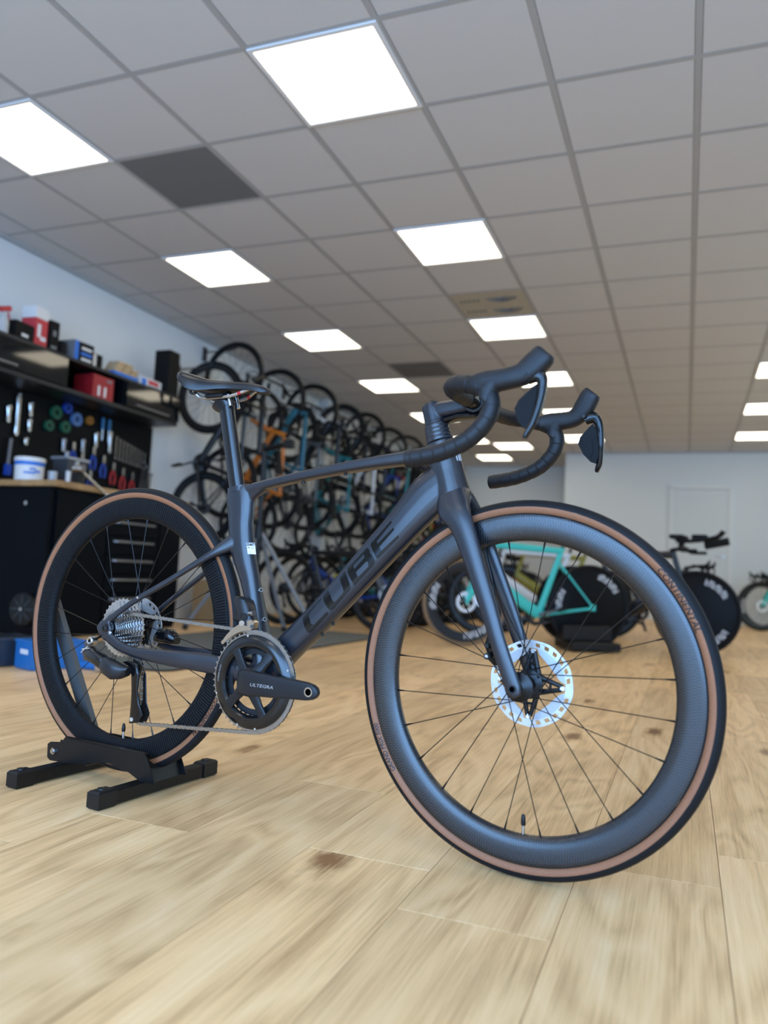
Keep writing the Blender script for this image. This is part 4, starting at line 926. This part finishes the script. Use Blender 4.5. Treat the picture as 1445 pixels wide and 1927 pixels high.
# bicycles standing on the floor in front of the hung row
sspec = [('black', 'grey', 'mtb', 'flat'), ('blue', 'black', 'road', 'drop'), ('black', 'black', 'road', 'drop'), ('teal', 'black', 'mtb', 'flat'), ('black', 'red', 'road', 'drop'), ('grey', 'black', 'mtb', 'flat'), ('black', 'black', 'road', 'drop'), ('petrol', 'black', 'road', 'drop'), ('black', 'white', 'mtb', 'flat'), ('red', 'black', 'road', 'drop'), ('black', 'yellow', 'mtb', 'flat'), ('black', 'black', 'road', 'drop'), ('blue', 'black', 'mtb', 'flat'), ('black', 'black', 'road', 'drop'), ('grey', 'black', 'road', 'drop'), ('black', 'black', 'mtb', 'flat'), ('petrol', 'black', 'road', 'drop'), ('black', 'black', 'road', 'drop')]
for i, (c, fc, kd, br) in enumerate(sspec):
    y = 6.55+.39*i; mt4 = (M.Rotation(R_(random.uniform(-1.5, 1.5)), 3, 'Z')).to_4x4(); mt4.translation = V((-3.55+random.uniform(-.06, .06), y, 0))
    if i % 2: mt4 = mt4 @ M.Translation((1.02, 0, 0)) @ M.Rotation(pi, 4, 'Z')
    bicycle('%s bicycle standing on the floor below the hung row, %s from the workbench' % (c + ' framed', NTH[i]), mt4, c, fc, kd, br, .022, group='bicycles standing below the hung row', bottle='yellow' if i in (1, 6) else None, crank=random.uniform(-1.5, 1.5))
# the bicycles behind the front wheel
def placed(x0, y0, x1, y1, z=0):
    """rear contact (x0,y0) and heading to (x1,y1)"""
    m4 = M.Rotation(math.atan2(y1-y0, x1-x0), 4, 'Z'); m4.translation = V((x0, y0, z)); return m4
TANB = mat('bg_tan_tyre', (.22, .13, .06), .55)
# left-facing: lettering sits on the left side -> y>0
bicycle('turquoise aero bicycle with black rear disc wheel and white rim lettering', placed(-.72, 6.42, -1.66, 5.86), 'turquoise', 'turquoise', 'aero', 'aero', .075, (TANB, None), True, (( 150, 30, -90), .236, .285, .0135), crank=.3)
bicycle('white framed bicycle just behind the turquoise one, facing left', placed(-.80, 7.50, -1.78, 7.2), 'white', 'white', 'aero', 'drop', .05, crank=-.6)
bicycle('olive yellow bicycle with red fork, third back behind the turquoise one', placed(-.72, 8.05, -1.7, 7.8), 'olive', 'red', 'aero', 'drop', .05, crank=1.)
bicycle('black time trial bicycle with aero bars and white rim lettering, facing right', placed(-.92, 6.98, .08, 6.78), 'black', 'black', 'aero', 'aero', .075, None, 2, ((75, -30, -150), .236, .285, -.0145), bottle='black', post=.0, crank=.2)
bicycle('black bicycle with drop bars parked behind the black time trial one', placed(-.85, 8.65, .12, 8.5), 'black', 'grey', 'road', 'drop', .05, crank=1.2)
bicycle('turquoise and black bicycle against the back wall, front wheel at the right edge', placed(1.95, 12.3, .98, 12.0), 'black', 'turquoise', 'road', 'drop', .05, None, False, ((200, 20), .236, .275, .0135), bottle='yellow')
bicycle('red framed bicycle against the back wall, behind the turquoise forked one', placed(2.1, 12.75, 1.12, 12.6), 'red', 'black', 'road', 'drop', .022)
q = B().box((-.72, 6.40, .045), (.40, .36, .07), M.Rotation(R_(30), 3, 'Z'), ch=.012); q.box((-.72, 6.32, .14), (.40, .05, .12), M.Rotation(R_(30), 3, 'Z'), ch=.01); q.box((-.78, 6.52, .14), (.40, .05, .12), M.Rotation(R_(30), 3, 'Z'), ch=.01)
obj('floor_stand', q, BLK, label='black floor block clamping the rear disc wheel of the turquoise bicycle', cat='bike stand')
# ------------------------------------------------------------------ workbench side
CAB = mat('cabinet_black', (.0014, .0026, .0046), .5, spec=.10); CABG = mat('flap_gloss', (.004, .0065, .009), .05, spec=.6); CABE = mat('cabinet_edge', (.010, .012, .015), .4)
HND = mat('handle_grey', (.22, .22, .23), .35, .7); BOARD = mat('tool_board', (.0025, .003, .004), .5, spec=.15)
BENCH = wood_mat('bench_oak', (.30, .165, .07), (.56, .36, .18), 1.5, False, .4)
BX0, BX1, BY0, BY1 = XL+.01, -3.75, 3.83, 5.22
wb = thing('workbench', 'black workbench cabinet with an oak worktop against the left wall', 'workbench', ((BX0+BX1)/2, (BY0+BY1)/2, 0))
def wbx(name, lo, hi, mt_, par, ch=.003, **k):
    c = [(a+b_)/2 for a, b_ in zip(lo, hi)]; s = [b_-a for a, b_ in zip(lo, hi)]
    par_o = V((0, 0, 0))
    p = par
    while p: par_o += p.location; p = p.parent
    return obj(name, B().box(V(c)-par_o, s, ch=ch), mt_, par, None, **k)
wbx('worktop', (BX0, BY0-.03, .972), (BX1+.03, BY1, 1.012), BENCH, wb, .004)
body = wbx('cabinet_body', (BX0+.02, BY0, .02), (BX1-.02, BY1-.03, .972), CAB, wb)
wbx('end_panel', (BX0+.02, BY0-.018, .03), (BX1-.02, BY0, .965), CAB, wb)
o = B().tube([(-3.95, BY0-.018, .86), (-3.95, BY0-.034, .86)], .014, 12); oo = obj('key_lock', o, STEEL, wb); oo.location = -wb.location
drw = [(.835, .955), (.70, .825), (.565, .69), (.43, .555), (.295, .42), (.05, .285)]
for (ya, yb_) in ((3.86, 4.33), (4.345, 4.90), (4.915, 5.18)):
    if ya < 4.3 or ya > 4.9:
        dd = wbx('cabinet_door', (BX1-.02, ya, .05), (BX1, yb_, .955), CAB, wb); continue
    for z0, z1 in drw:
        dd = wbx('drawer', (BX1-.02, ya, z0), (BX1, yb_, z1), CAB, wb); yc = (ya+yb_)/2
        h_ = obj('drawer_handle', B().tube([(.0, -.21, 0), (.022, -.20, 0), (.022, .20, 0), (.0, .21, 0)], .0085, 8), HND, dd); h_.location = V((BX1, yc, z1-.035))-wb.location
wh = obj('lift_wheel', B().lathe([(.012, -.02), (.03, -.022), (.085, -.018), (.088, -.022), (.1, -.02), (.1, .02), (.012, .02)], 32), BLK, wb); wh.location = V((-3.855, BY0-.062, .19))-wb.location
for k in range(8): obj('wheel_rib', B().box((.055, -.022, 0), (.06, .006, .006)), mat('rib_grey', (.05, .055, .065), .45), wh, None, rot=(0, 2*pi*k/8, 0))
obj('wheel_bolt', B().tube([(0, -.020, 0), (0, -.032, 0)], .012, 6), STEEL, wh)
q = B().tube([(0, .02, 0), (0, .05, 0)], .012, 10); obj('wheel_axle', q, STEEL, wh)
# tool board and wall cupboards
tb_ = obj('tool_board', B().box((XL+.012, 4.45, 1.36), (.022, 2.32, .69), ch=.002), BOARD, label='black perforated tool board on the left wall between worktop and cupboards', cat='tool board')
CF, CZ0, CZ1, CYE = -4.10, 1.69, 1.945, 5.50
cup = thing('wall_cupboard', 'black wall cupboard with glossy flap doors and an open niche above the workbench', 'cupboard', (XL, 3.4, CZ0))
def cbx(name, lo, hi, mt_, par=None, ch=.002):
    return wbx(name, lo, hi, mt_, par or cup, ch)
cbx('top_board', (XL, 2.9, CZ1-.022), (CF, CYE, CZ1), CABE); cbx('bottom_board', (XL, 2.9, CZ0), (CF, CYE, CZ0+.03), CABE); cbx('back_board', (XL, 2.9, CZ0+.03), (XL+.01, CYE, CZ1-.022), CAB)
for y in (2.9, 4.20, 4.80, CYE-.022): cbx('divider', (XL+.01, y, CZ0+.03), (CF-.002, y+.022, CZ1-.022), CAB)
for ya, yb_ in ((2.93, 4.195), (4.825, CYE-.005)):
    dd = cbx('flap_door', (CF-.002, ya, CZ0+.034), (CF+.016, yb_, CZ1-.026), CABG)
    h_ = obj('door_handle', B().box((0, 0, 0), (.014, min(.42, (yb_-ya)*.7), .014), ch=.002), HND, dd); h_.location = V((CF+.023, (ya+yb_)/2-.02, CZ0+.062))-cup.location
def bx(name, label, cat, c, s, mt_, rz=0, group=None, ch=.003, extra=()):
    o = obj(name, B().box((0, 0, 0), s, ch=ch), mt_, None, None, loc=c, rot=(0, 0, rz), label=label, cat=cat, group=group)
    for (nm, cc, ss, m_) in extra: obj(nm, B().box(cc, ss), m_, o, None)
    return o
P_ = lambda n, c, r=.5: mat(n, c, r)
ZT = CZ1+.001
def onshelf(name, label, y, w, h, d, mt_, rz=0, extra=(), x=-4.24, z=ZT, grp=None):
    return bx(name, label, 'box', (x, y, z+h/2), (d, w, h), mt_, rz, grp, extra=extra)
redc = P_('box_red', (.52, .03, .045)); bluec = P_('box_blue', (.02, .16, .62)); greyc = P_('box_grey', (.16, .17, .18)); wht = P_('box_white', (.72, .72, .73)); blk = mat('box_black', (.005, .005, .006), .6, spec=.15); cork = P_('cork', (.50, .36, .21), .8)
onshelf('cardboard_box', 'red box with white top and white lettering standing on the cupboard', 4.02, .115, .285, .12, redc, .05, (('box_lid', (0, 0, .105), (.122, .117, .078), wht), ('printed_mark', (.0608, -.02, -.02), (.002, .03, .09), wht), ('printed_mark', (.0608, .02, -.07), (.002, .05, .03), wht), ('printed_mark', (0, -.0582, -.06), (.06, .002, .03), wht)))
onshelf('cardboard_box', 'tall black box just right of the red box on the cupboard', 4.15, .085, .235, .11, blk, 0, (('printed_mark', (.0558, 0, .03), (.002, .03, .04), greyc), ('printed_mark', (.0558, 0, -.07), (.002, .05, .02), greyc)))
onshelf('cardboard_box', 'small black box in front of the tall black one', 4.245, .05, .12, .10, blk, 0)
onshelf('cardboard_box', 'black box lying at the left end of the cupboard top, beside the red box', 3.86, .17, .13, .16, blk, .1, (('printed_mark', (.082, .0, -.02), (.002, .06, .02), wht),))
onshelf('cardboard_box', 'black and blue box with grey side on the cupboard', 4.42, .20, .16, .15, greyc, 0, (('front_panel', (.0765, .02, .0), (.004, .155, .155), blk), ('blue_stripe', (.0775, -.075, 0), (.004, .035, .155), bluec), ('printed_mark', (.079, .025, .035), (.004, .10, .018), wht), ('printed_mark', (.079, .025, -.045), (.004, .10, .018), wht), ('printed_mark', (.079, .025, -.005), (.004, .11, .02), bluec)))
onshelf('cardboard_box', 'black and white upright box between blue box and cork stack', 4.585, .12, .125, .10, blk, 0, (('printed_mark', (.0508, -.03, 0), (.002, .045, .11), wht),))
onshelf('cardboard_box', 'flat blue box under the cork blocks', 4.89, .27, .045, .16, bluec, 0)
for k in range(3):
    for j in range(3 if k < 2 else 2):
        bx('cork_block', 'tan cork block on the flat blue box, %s layer, %s' % (('bottom', 'middle', 'top')[k], ('left', 'centre', 'right')[j]), 'block', (-4.23, 4.815+.085*j+.02*k, ZT+.046+.031*k+.015), (.11, .078, .028), cork, .08*(j-1), 'cork blocks stacked on the cupboard')
onshelf('cardboard_box', 'white box with red and blue print at the right end of the cupboard', 5.20, .27, .085, .15, wht, 0, (('printed_mark', (.0758, .03, .012), (.002, .13, .035), redc), ('printed_mark', (.0758, -.09, .0), (.002, .06, .06), bluec), ('printed_mark', (.0758, .04, -.025), (.002, .15, .02), greyc)))
onshelf('tall_box', 'tall black box at the far right end of the cupboard top', 5.425, .14, .38, .15, blk, x=-4.19)  # plain tall black box closing the row on the cupboard
sb = thing('spray_bottle', 'clear spray bottle with red trigger at the left end of the cupboard', 'bottle', (-4.2, 3.72, ZT))
obj('bottle_body', B().lathe([(.001, 0), (.036, .001), (.038, .09), (.030, .13), (.013, .15), (.013, .165), (.001, .165)], 18, 'z'), mat('clear_plastic', (.45, .46, .48), .2), sb)
q = B().box((0, .01, .185), (.024, .085, .035), M.Rotation(.35, 3, 'X'), ch=.004); q.tube([(0, .035, .17), (0, .05, .12)], .006, 6); obj('trigger_head', q, RED, sb)
rb = bx('parts_box', 'dark red tool case standing in the open niche of the cupboard', 'box', (-4.21, 4.60, CZ0+.031+.088), (.18, .22, .175), P_('case_red', (.30, .012, .018), .4), 0, extra=(('printed_mark', (.091, -.045, -.03), (.002, .022, .075), wht), ('printed_mark', (.091, .02, -.03), (.002, .022, .075), wht), ('printed_mark', (.091, .06, .06), (.002, .06, .018), greyc), ('case_handle', (0, 0, .09), (.03, .10, .01), blk)))
# things on the worktop
ZB = 1.0125
tub = thing('wipes_tub', 'white plastic tub with blue band and blue print on the worktop', 'tub', (-4.05, 3.90, ZB))
obj('tub_body', B().lathe([(.001, 0), (.088, 0), (.092, .14), (.001, .14)], 32, 'z'), wht, tub); obj('tub_lid', B().lathe([(.001, .125), (.0955, .125), (.0965, .148), (.09, .154), (.001, .154)], 32, 'z'), wht, tub)
obj('blue_band', B().lathe([(.0921, .10), (.0930, .10), (.0936, .124), (.0925, .124)], 32, 'z', closed=True), bluec, tub)
q = B()
for a, z, w in ((-40, .05, .03), (-62, .05, .02), (-20, .06, .015), (-40, .075, .04)):
    for k in range(3): aa = R_(a+8*k); q.box((.0905*cos(aa), .0905*sin(aa), z), (.004, .010, .014), M.Rotation(aa, 3, 'Z'))
obj('tub_print', q, bluec, tub, None)
for i, (x, y, r, h, m_, lab) in enumerate(((-4.0, 4.05, .033, .085, mat('clear_plastic'), 'clear plastic beaker just right of the white tub'), (-4.06, 4.115, .03, .075, SILVER, 'small silver can right of the clear beaker'), (-3.95, 4.14, .017, .10, wht, 'slim white bottle left of the grey bin'))):
    o = obj('beaker', B().lathe([(.001, 0), (r*.85, 0), (r, h), (r*.9, h), (r*.78, .006), (.001, .006)], 20, 'z'), m_, loc=(x, y, ZB), label=lab, cat='container')
binm = mat('bin_grey', (.045, .05, .06), .45)
tbn = thing('tool_bin', 'dark grey pull-out bin with a light rim on the worktop', 'bin', (-4.10, 4.31, ZB), 0)
rg = [[V((x*k, y*k2, z)) for x, y in ((-.07, -.10), (.07, -.10), (.07, .10), (-.07, .10))] for z, k, k2 in ((0, .8, .8), (.21, 1, 1), (.212, .93, .93), (.02, .72, .72))]
obj('bin_body', B().loft(rg), binm, tbn, None); obj('bin_rim', B().box((.071, 0, .207), (.012, .215, .018), ch=.002).box((-.071, 0, .207), (.012, .215, .018), ch=.002).box((0, .1, .207), (.15, .012, .018)).box((0, -.1, .207), (.15, .012, .018)), GREYP, tbn, None)
q = B().box((0, 0, .015), (.03, .26, .010), ch=.002); obj('steel_ruler', B().box((0, 0, 0), (.035, .36, .006), ch=.001), GREYP, loc=(-3.80, 4.42, ZB+.003), label='pale flat steel ruler lying along the worktop edge', cat='ruler')
# torque wrench sticking out over the edge
tw = thing('torque_wrench', 'long silver torque wrench leaning out over the worktop edge', 'wrench', (-3.74, 4.01, ZB))
q = B().tube([(.0, .0, .10), (.08, .28, -.10)], .0095, 10); obj('wrench_shaft', q, STEEL, tw)
obj('wrench_head', B().tube([(-.03, -.01, .10), (.03, .01, .10)], .03, 18).box((-.0, -.02, .118), (.02, .02, .05)), STEEL, tw); obj('wrench_grip', B().tube([(.06, .21, -.05), (.08, .28, -.10)], .0125, 10), SILVER, tw)
obj('wrench_rest', B().box((-.02, .02, .045), (.05, .05, .09), ch=.003), BLK, tw)
# tools on the board
XB = XL+.0245
def tool(name, label, y, z, parts, cat='tool', group=None, rx=0):
    t = thing(name, label, cat, (XB, y, z), group=group, rot=(rx, 0, 0))
    for nm, bb, m_ in parts: obj(nm, bb, m_, t, 35)
    return t
def hook(y=0, z=0): return ('peg', B().tube([(0, y, z), (.035, y, z)], .004, 6), STEEL)
def spanner(h):
    q = B().box((.02, 0, -h/2), (.006, .009, h), ch=.001); q.lathe([(.005, .016), (.011, .016), (.011, .024), (.005, .024)], 12, 'x', (0, 0, 0), True); q.tube([(.016, 0, -h), (.024, 0, -h)], .010, 6); return q
for i in range(9): tool('spanner', 'silver ring spanner on the tool board, %s from the left in the long row' % NTH[i], 5.13+.046*i, 1.53-.010*i, [('spanner_body', spanner(.17-.006*i), STEEL), hook()], 'spanner', 'row of ring spanners')
for i in range(4): tool('spanner', 'tilted silver spanner at the right end of the tool board, %s' % ('first', 'second', 'third', 'last')[i], 5.50+.036*i, 1.38-.03*i, [('spanner_body', spanner(.22), STEEL), hook()], 'spanner', 'tilted spanners at the right end', R_(-8))
def plier(c1): return [('plier_jaws', B().box((.02, 0, .02), (.012, .028, .07), ch=.004), STEEL), ('plier_handle', B().tube(spline([(.02, -.008, -.02), (.02, -.028, -.07), (.02, -.02, -.13)], 3), .009, 8), c1), ('plier_handle', B().tube(spline([(.02, .008, -.02), (.02, .028, -.07), (.02, .02, -.13)], 3), .009, 8), c1), hook()]
tbl = mat('grip_blue', (.015, .06, .36), .4); trd = mat('grip_red', (.42, .015, .02), .4); tgr = mat('tape_green', (.008, .10, .05), .5); tor = mat('tape_orange', (.40, .16, .02), .5)
for i, (y, z, c, cn_) in enumerate(((4.66, 1.36, tbl, 'blue'), (4.76, 1.30, tbl, 'blue'), (4.88, 1.36, tbl, 'blue'), (5.0, 1.31, tbl, 'blue'), (5.12, 1.27, trd, 'red'), (5.24, 1.24, trd, 'red'), (5.36, 1.22, trd, 'red'), (4.72, 1.17, trd, 'red'), (4.86, 1.17, tbl, 'blue'))):
    tool('pliers', 'pliers with %s handles low on the tool board, %s from the left' % (cn_, NTH[i]), y, z, plier(c), 'pliers', 'pliers on the tool board')
for i, (y, z, r, c, lab) in enumerate(((4.67, 1.59, .052, mat('tape_blue', (.10, .20, .42), .5), 'pale blue tape roll'), (4.81, 1.61, .033, tor, 'small orange tape roll'), (4.46, 1.60, .05, tgr, 'dark green tape roll, left one'), (4.56, 1.51, .045, tgr, 'dark green tape roll, lower one'), (4.40, 1.49, .04, tgr, 'dark green tape roll, lowest left one'), (4.57, 1.655, .04, tbl, 'deep blue tape roll at the top'))):
    tool('tape_roll', lab + ' hanging on the tool board', y, z, [('roll', B().lathe([(r*.45, .003), (r, .003), (r, .03), (r*.45, .03)], 24, 'x', closed=True), c), hook()], 'tape')
for i in range(2): tool('screwdriver', 'long screwdriver with blue handle below the niche, %s' % ('left one', 'right one')[i], 4.96+.075*i, 1.63, [('handle', B().tube([(.02, 0, .03), (.02, 0, -.06)], .014, 8), mat('driver_blue', (.02, .14, .28), .4)), ('driver_blade', B().tube([(.02, 0, -.06), (.02, 0, -.15)], .008, 6), STEEL), hook()], 'screwdriver')
for i, (y, z, h) in enumerate(((4.11, 1.66, .30), (4.22, 1.62, .10), (4.22, 1.50, .09), (4.03, 1.56, .12), (4.90, 1.53, .12), (5.06, 1.57, .18), (4.20, 1.36, .05), (3.90, 1.55, .15), (4.56, 1.42, .10), (4.76, 1.45, .10), (4.60, 1.33, .08))):
    q = B().loft([sup(V((.02, 0, -h*t)), V((1, 0, 0)), V((0, 1, 0)), .008, w, 2.5, 8) for t, w in ((0, .012), (.1, .024), (.3, .016), (.75, .014), (.92, .02), (1, .008))])
    tool('hand_tool', 'silver hand tool on the tool board, %s' % ('the longest, far left', 'short one right of the longest', 'short one under the upper short one', 'left of the longest', 'between tape rolls and screwdrivers', 'long ribbed one right of the screwdrivers', 'small round one left of the grey bin', 'at the left picture edge', 'pale one above the grey bin, left', 'pale one above the grey bin, right', 'pale one beside the grey bin')[i], y, z, [('tool_body', q, STEEL if i < 8 else GREYP), hook()], 'tool')
tool('brush', 'slim blue and grey brush standing left behind the white tub', 4.06, 1.33, [('brush_handle', B().tube([(.03, 0, .0), (.035, -.015, -.20)], .012, 8), HND), ('brush_head', B().box((.034, -.012, -.22), (.03, .04, .08), ch=.004), tbl), hook()], 'brush')
# floor things on the left
bx('plastic_crate', 'blue plastic crate with white print on the floor before the bench end', 'crate', (-2.815, 2.93, .068), (.15, .26, .136), P_('crate_blue', (.012, .14, .42), .4), R_(-18), ch=.008, extra=(('printed_mark', (.01, -.131, .015), (.07, .002, .022), wht), ('crate_rim', (0, 0, .062), (.16, .27, .010), P_('crate_blue', (.012, .14, .42)))))
bx('plastic_crate', 'dark translucent plastic crate left of the blue crate', 'crate', (-3.07, 2.86, .068), (.22, .26, .136), P_('crate_smoke', (.022, .03, .045), .25), R_(-18), ch=.008, extra=(('crate_rim', (0, 0, .062), (.23, .27, .010), P_('crate_smoke2', (.03, .04, .055))),))
pmp = thing('floor_pump', 'blue floor pump lying on the floor behind the rear wheel', 'pump', (-2.70, 3.0, 0), R_(4))
obj('pump_barrel', B().tube([(-.24, 0, .020), (.10, 0, .020)], .0195, 18), P_('crate_blue', (.012, .14, .42)), pmp); obj('pump_rod', B().tube([(.10, 0, .020), (.15, 0, .020)], .010, 10), STEEL, pmp); obj('pump_handle', B().tube([(.15, -.06, .020), (.15, .06, .020)], .016, 10), STEEL, pmp); obj('pump_foot', B().box((-.26, 0, .012), (.05, .14, .022), ch=.004), BLK, pmp)
q = B(); w_, l_, r_ = .56, 1.5, .09; pts = []
for cx_, cy_, a0 in ((w_-r_, l_-r_, 0), (-w_+r_, l_-r_, 90), (-w_+r_, -l_+r_, 180), (w_-r_, -l_+r_, 270)): pts += [(cx_+r_*cos(R_(a0+15*i)), cy_+r_*sin(R_(a0+15*i))) for i in range(7)]
q.prism(pts, lambda x, y: V((x, y, 0)), lambda x, y: V((x, y, .007)))
mato = obj('floor_mat', q, mat('mat_grey', (.13, .135, .125), .85, noise=(30, .15), bump=(300, .4, .002)), None, None, loc=(-2.88, 4.66, .0002), label='grey rubber floor mat under the repair stand', cat='mat')
obj('mat_edge', B().tube([(x, y, .004) for x, y in pts], .006, 6, closed=True), BLK, mato)
rs_ = thing('repair_stand', 'grey tripod repair stand on the grey floor mat', 'repair stand', (-3.14, 5.35, .008))
gst = mat('stand_grey', (.20, .20, .20), .4)
obj('mast', B().tube([(0, 0, .35), (0, 0, 1.50)], .021, 12), BLK, rs_)
for (x, y) in ((.50, .12), (-.55, -.12), (.05, .42)):
    lg = obj('leg', B().tube([(x*.03, y*.03, .80), (x, y, .018)], .0165, 10), gst, rs_); obj('rubber_foot', B().tube([(x*.975, y*.975, .035), (x, y, .0)], .022, 10), BLK, lg)
obj('leg_collar', B().tube([(0, 0, .74), (0, 0, .84)], .038, 14), BLK, rs_); obj('clamp_arm', B().tube([(0, 0, 1.45), (.22, -.05, 1.48)], .022, 10).box((.25, -.057, 1.48), (.08, .05, .07), ch=.006), BLK, rs_)
# clutter beyond the rear wheel
bx('cardboard_box', 'plain tan cardboard box standing on the floor beyond the rear wheel', 'box', (-4.18, 6.35, .19), (.28, .30, .38), P_('kraft', (.38, .26, .13), .8), .2, extra=(('packing_tape', (0, 0, .1905), (.284, .05, .002), P_('tape_tan', (.45, .34, .2))),))
yb_ = thing('cleaner_bottle', 'yellow cleaner bottle on the floor right of the cardboard box', 'bottle', (-3.96, 6.15, 0)); obj('bottle_body', B().lathe([(.001, 0), (.05, .002), (.052, .2), (.03, .25), (.016, .27), (.016, .29), (.001, .29)], 18, 'z'), CM['yellow'], yb_); obj('bottle_cap', B().lathe([(.001, .285), (.02, .285), (.018, .325), (.001, .325)], 14, 'z'), BLK, yb_)
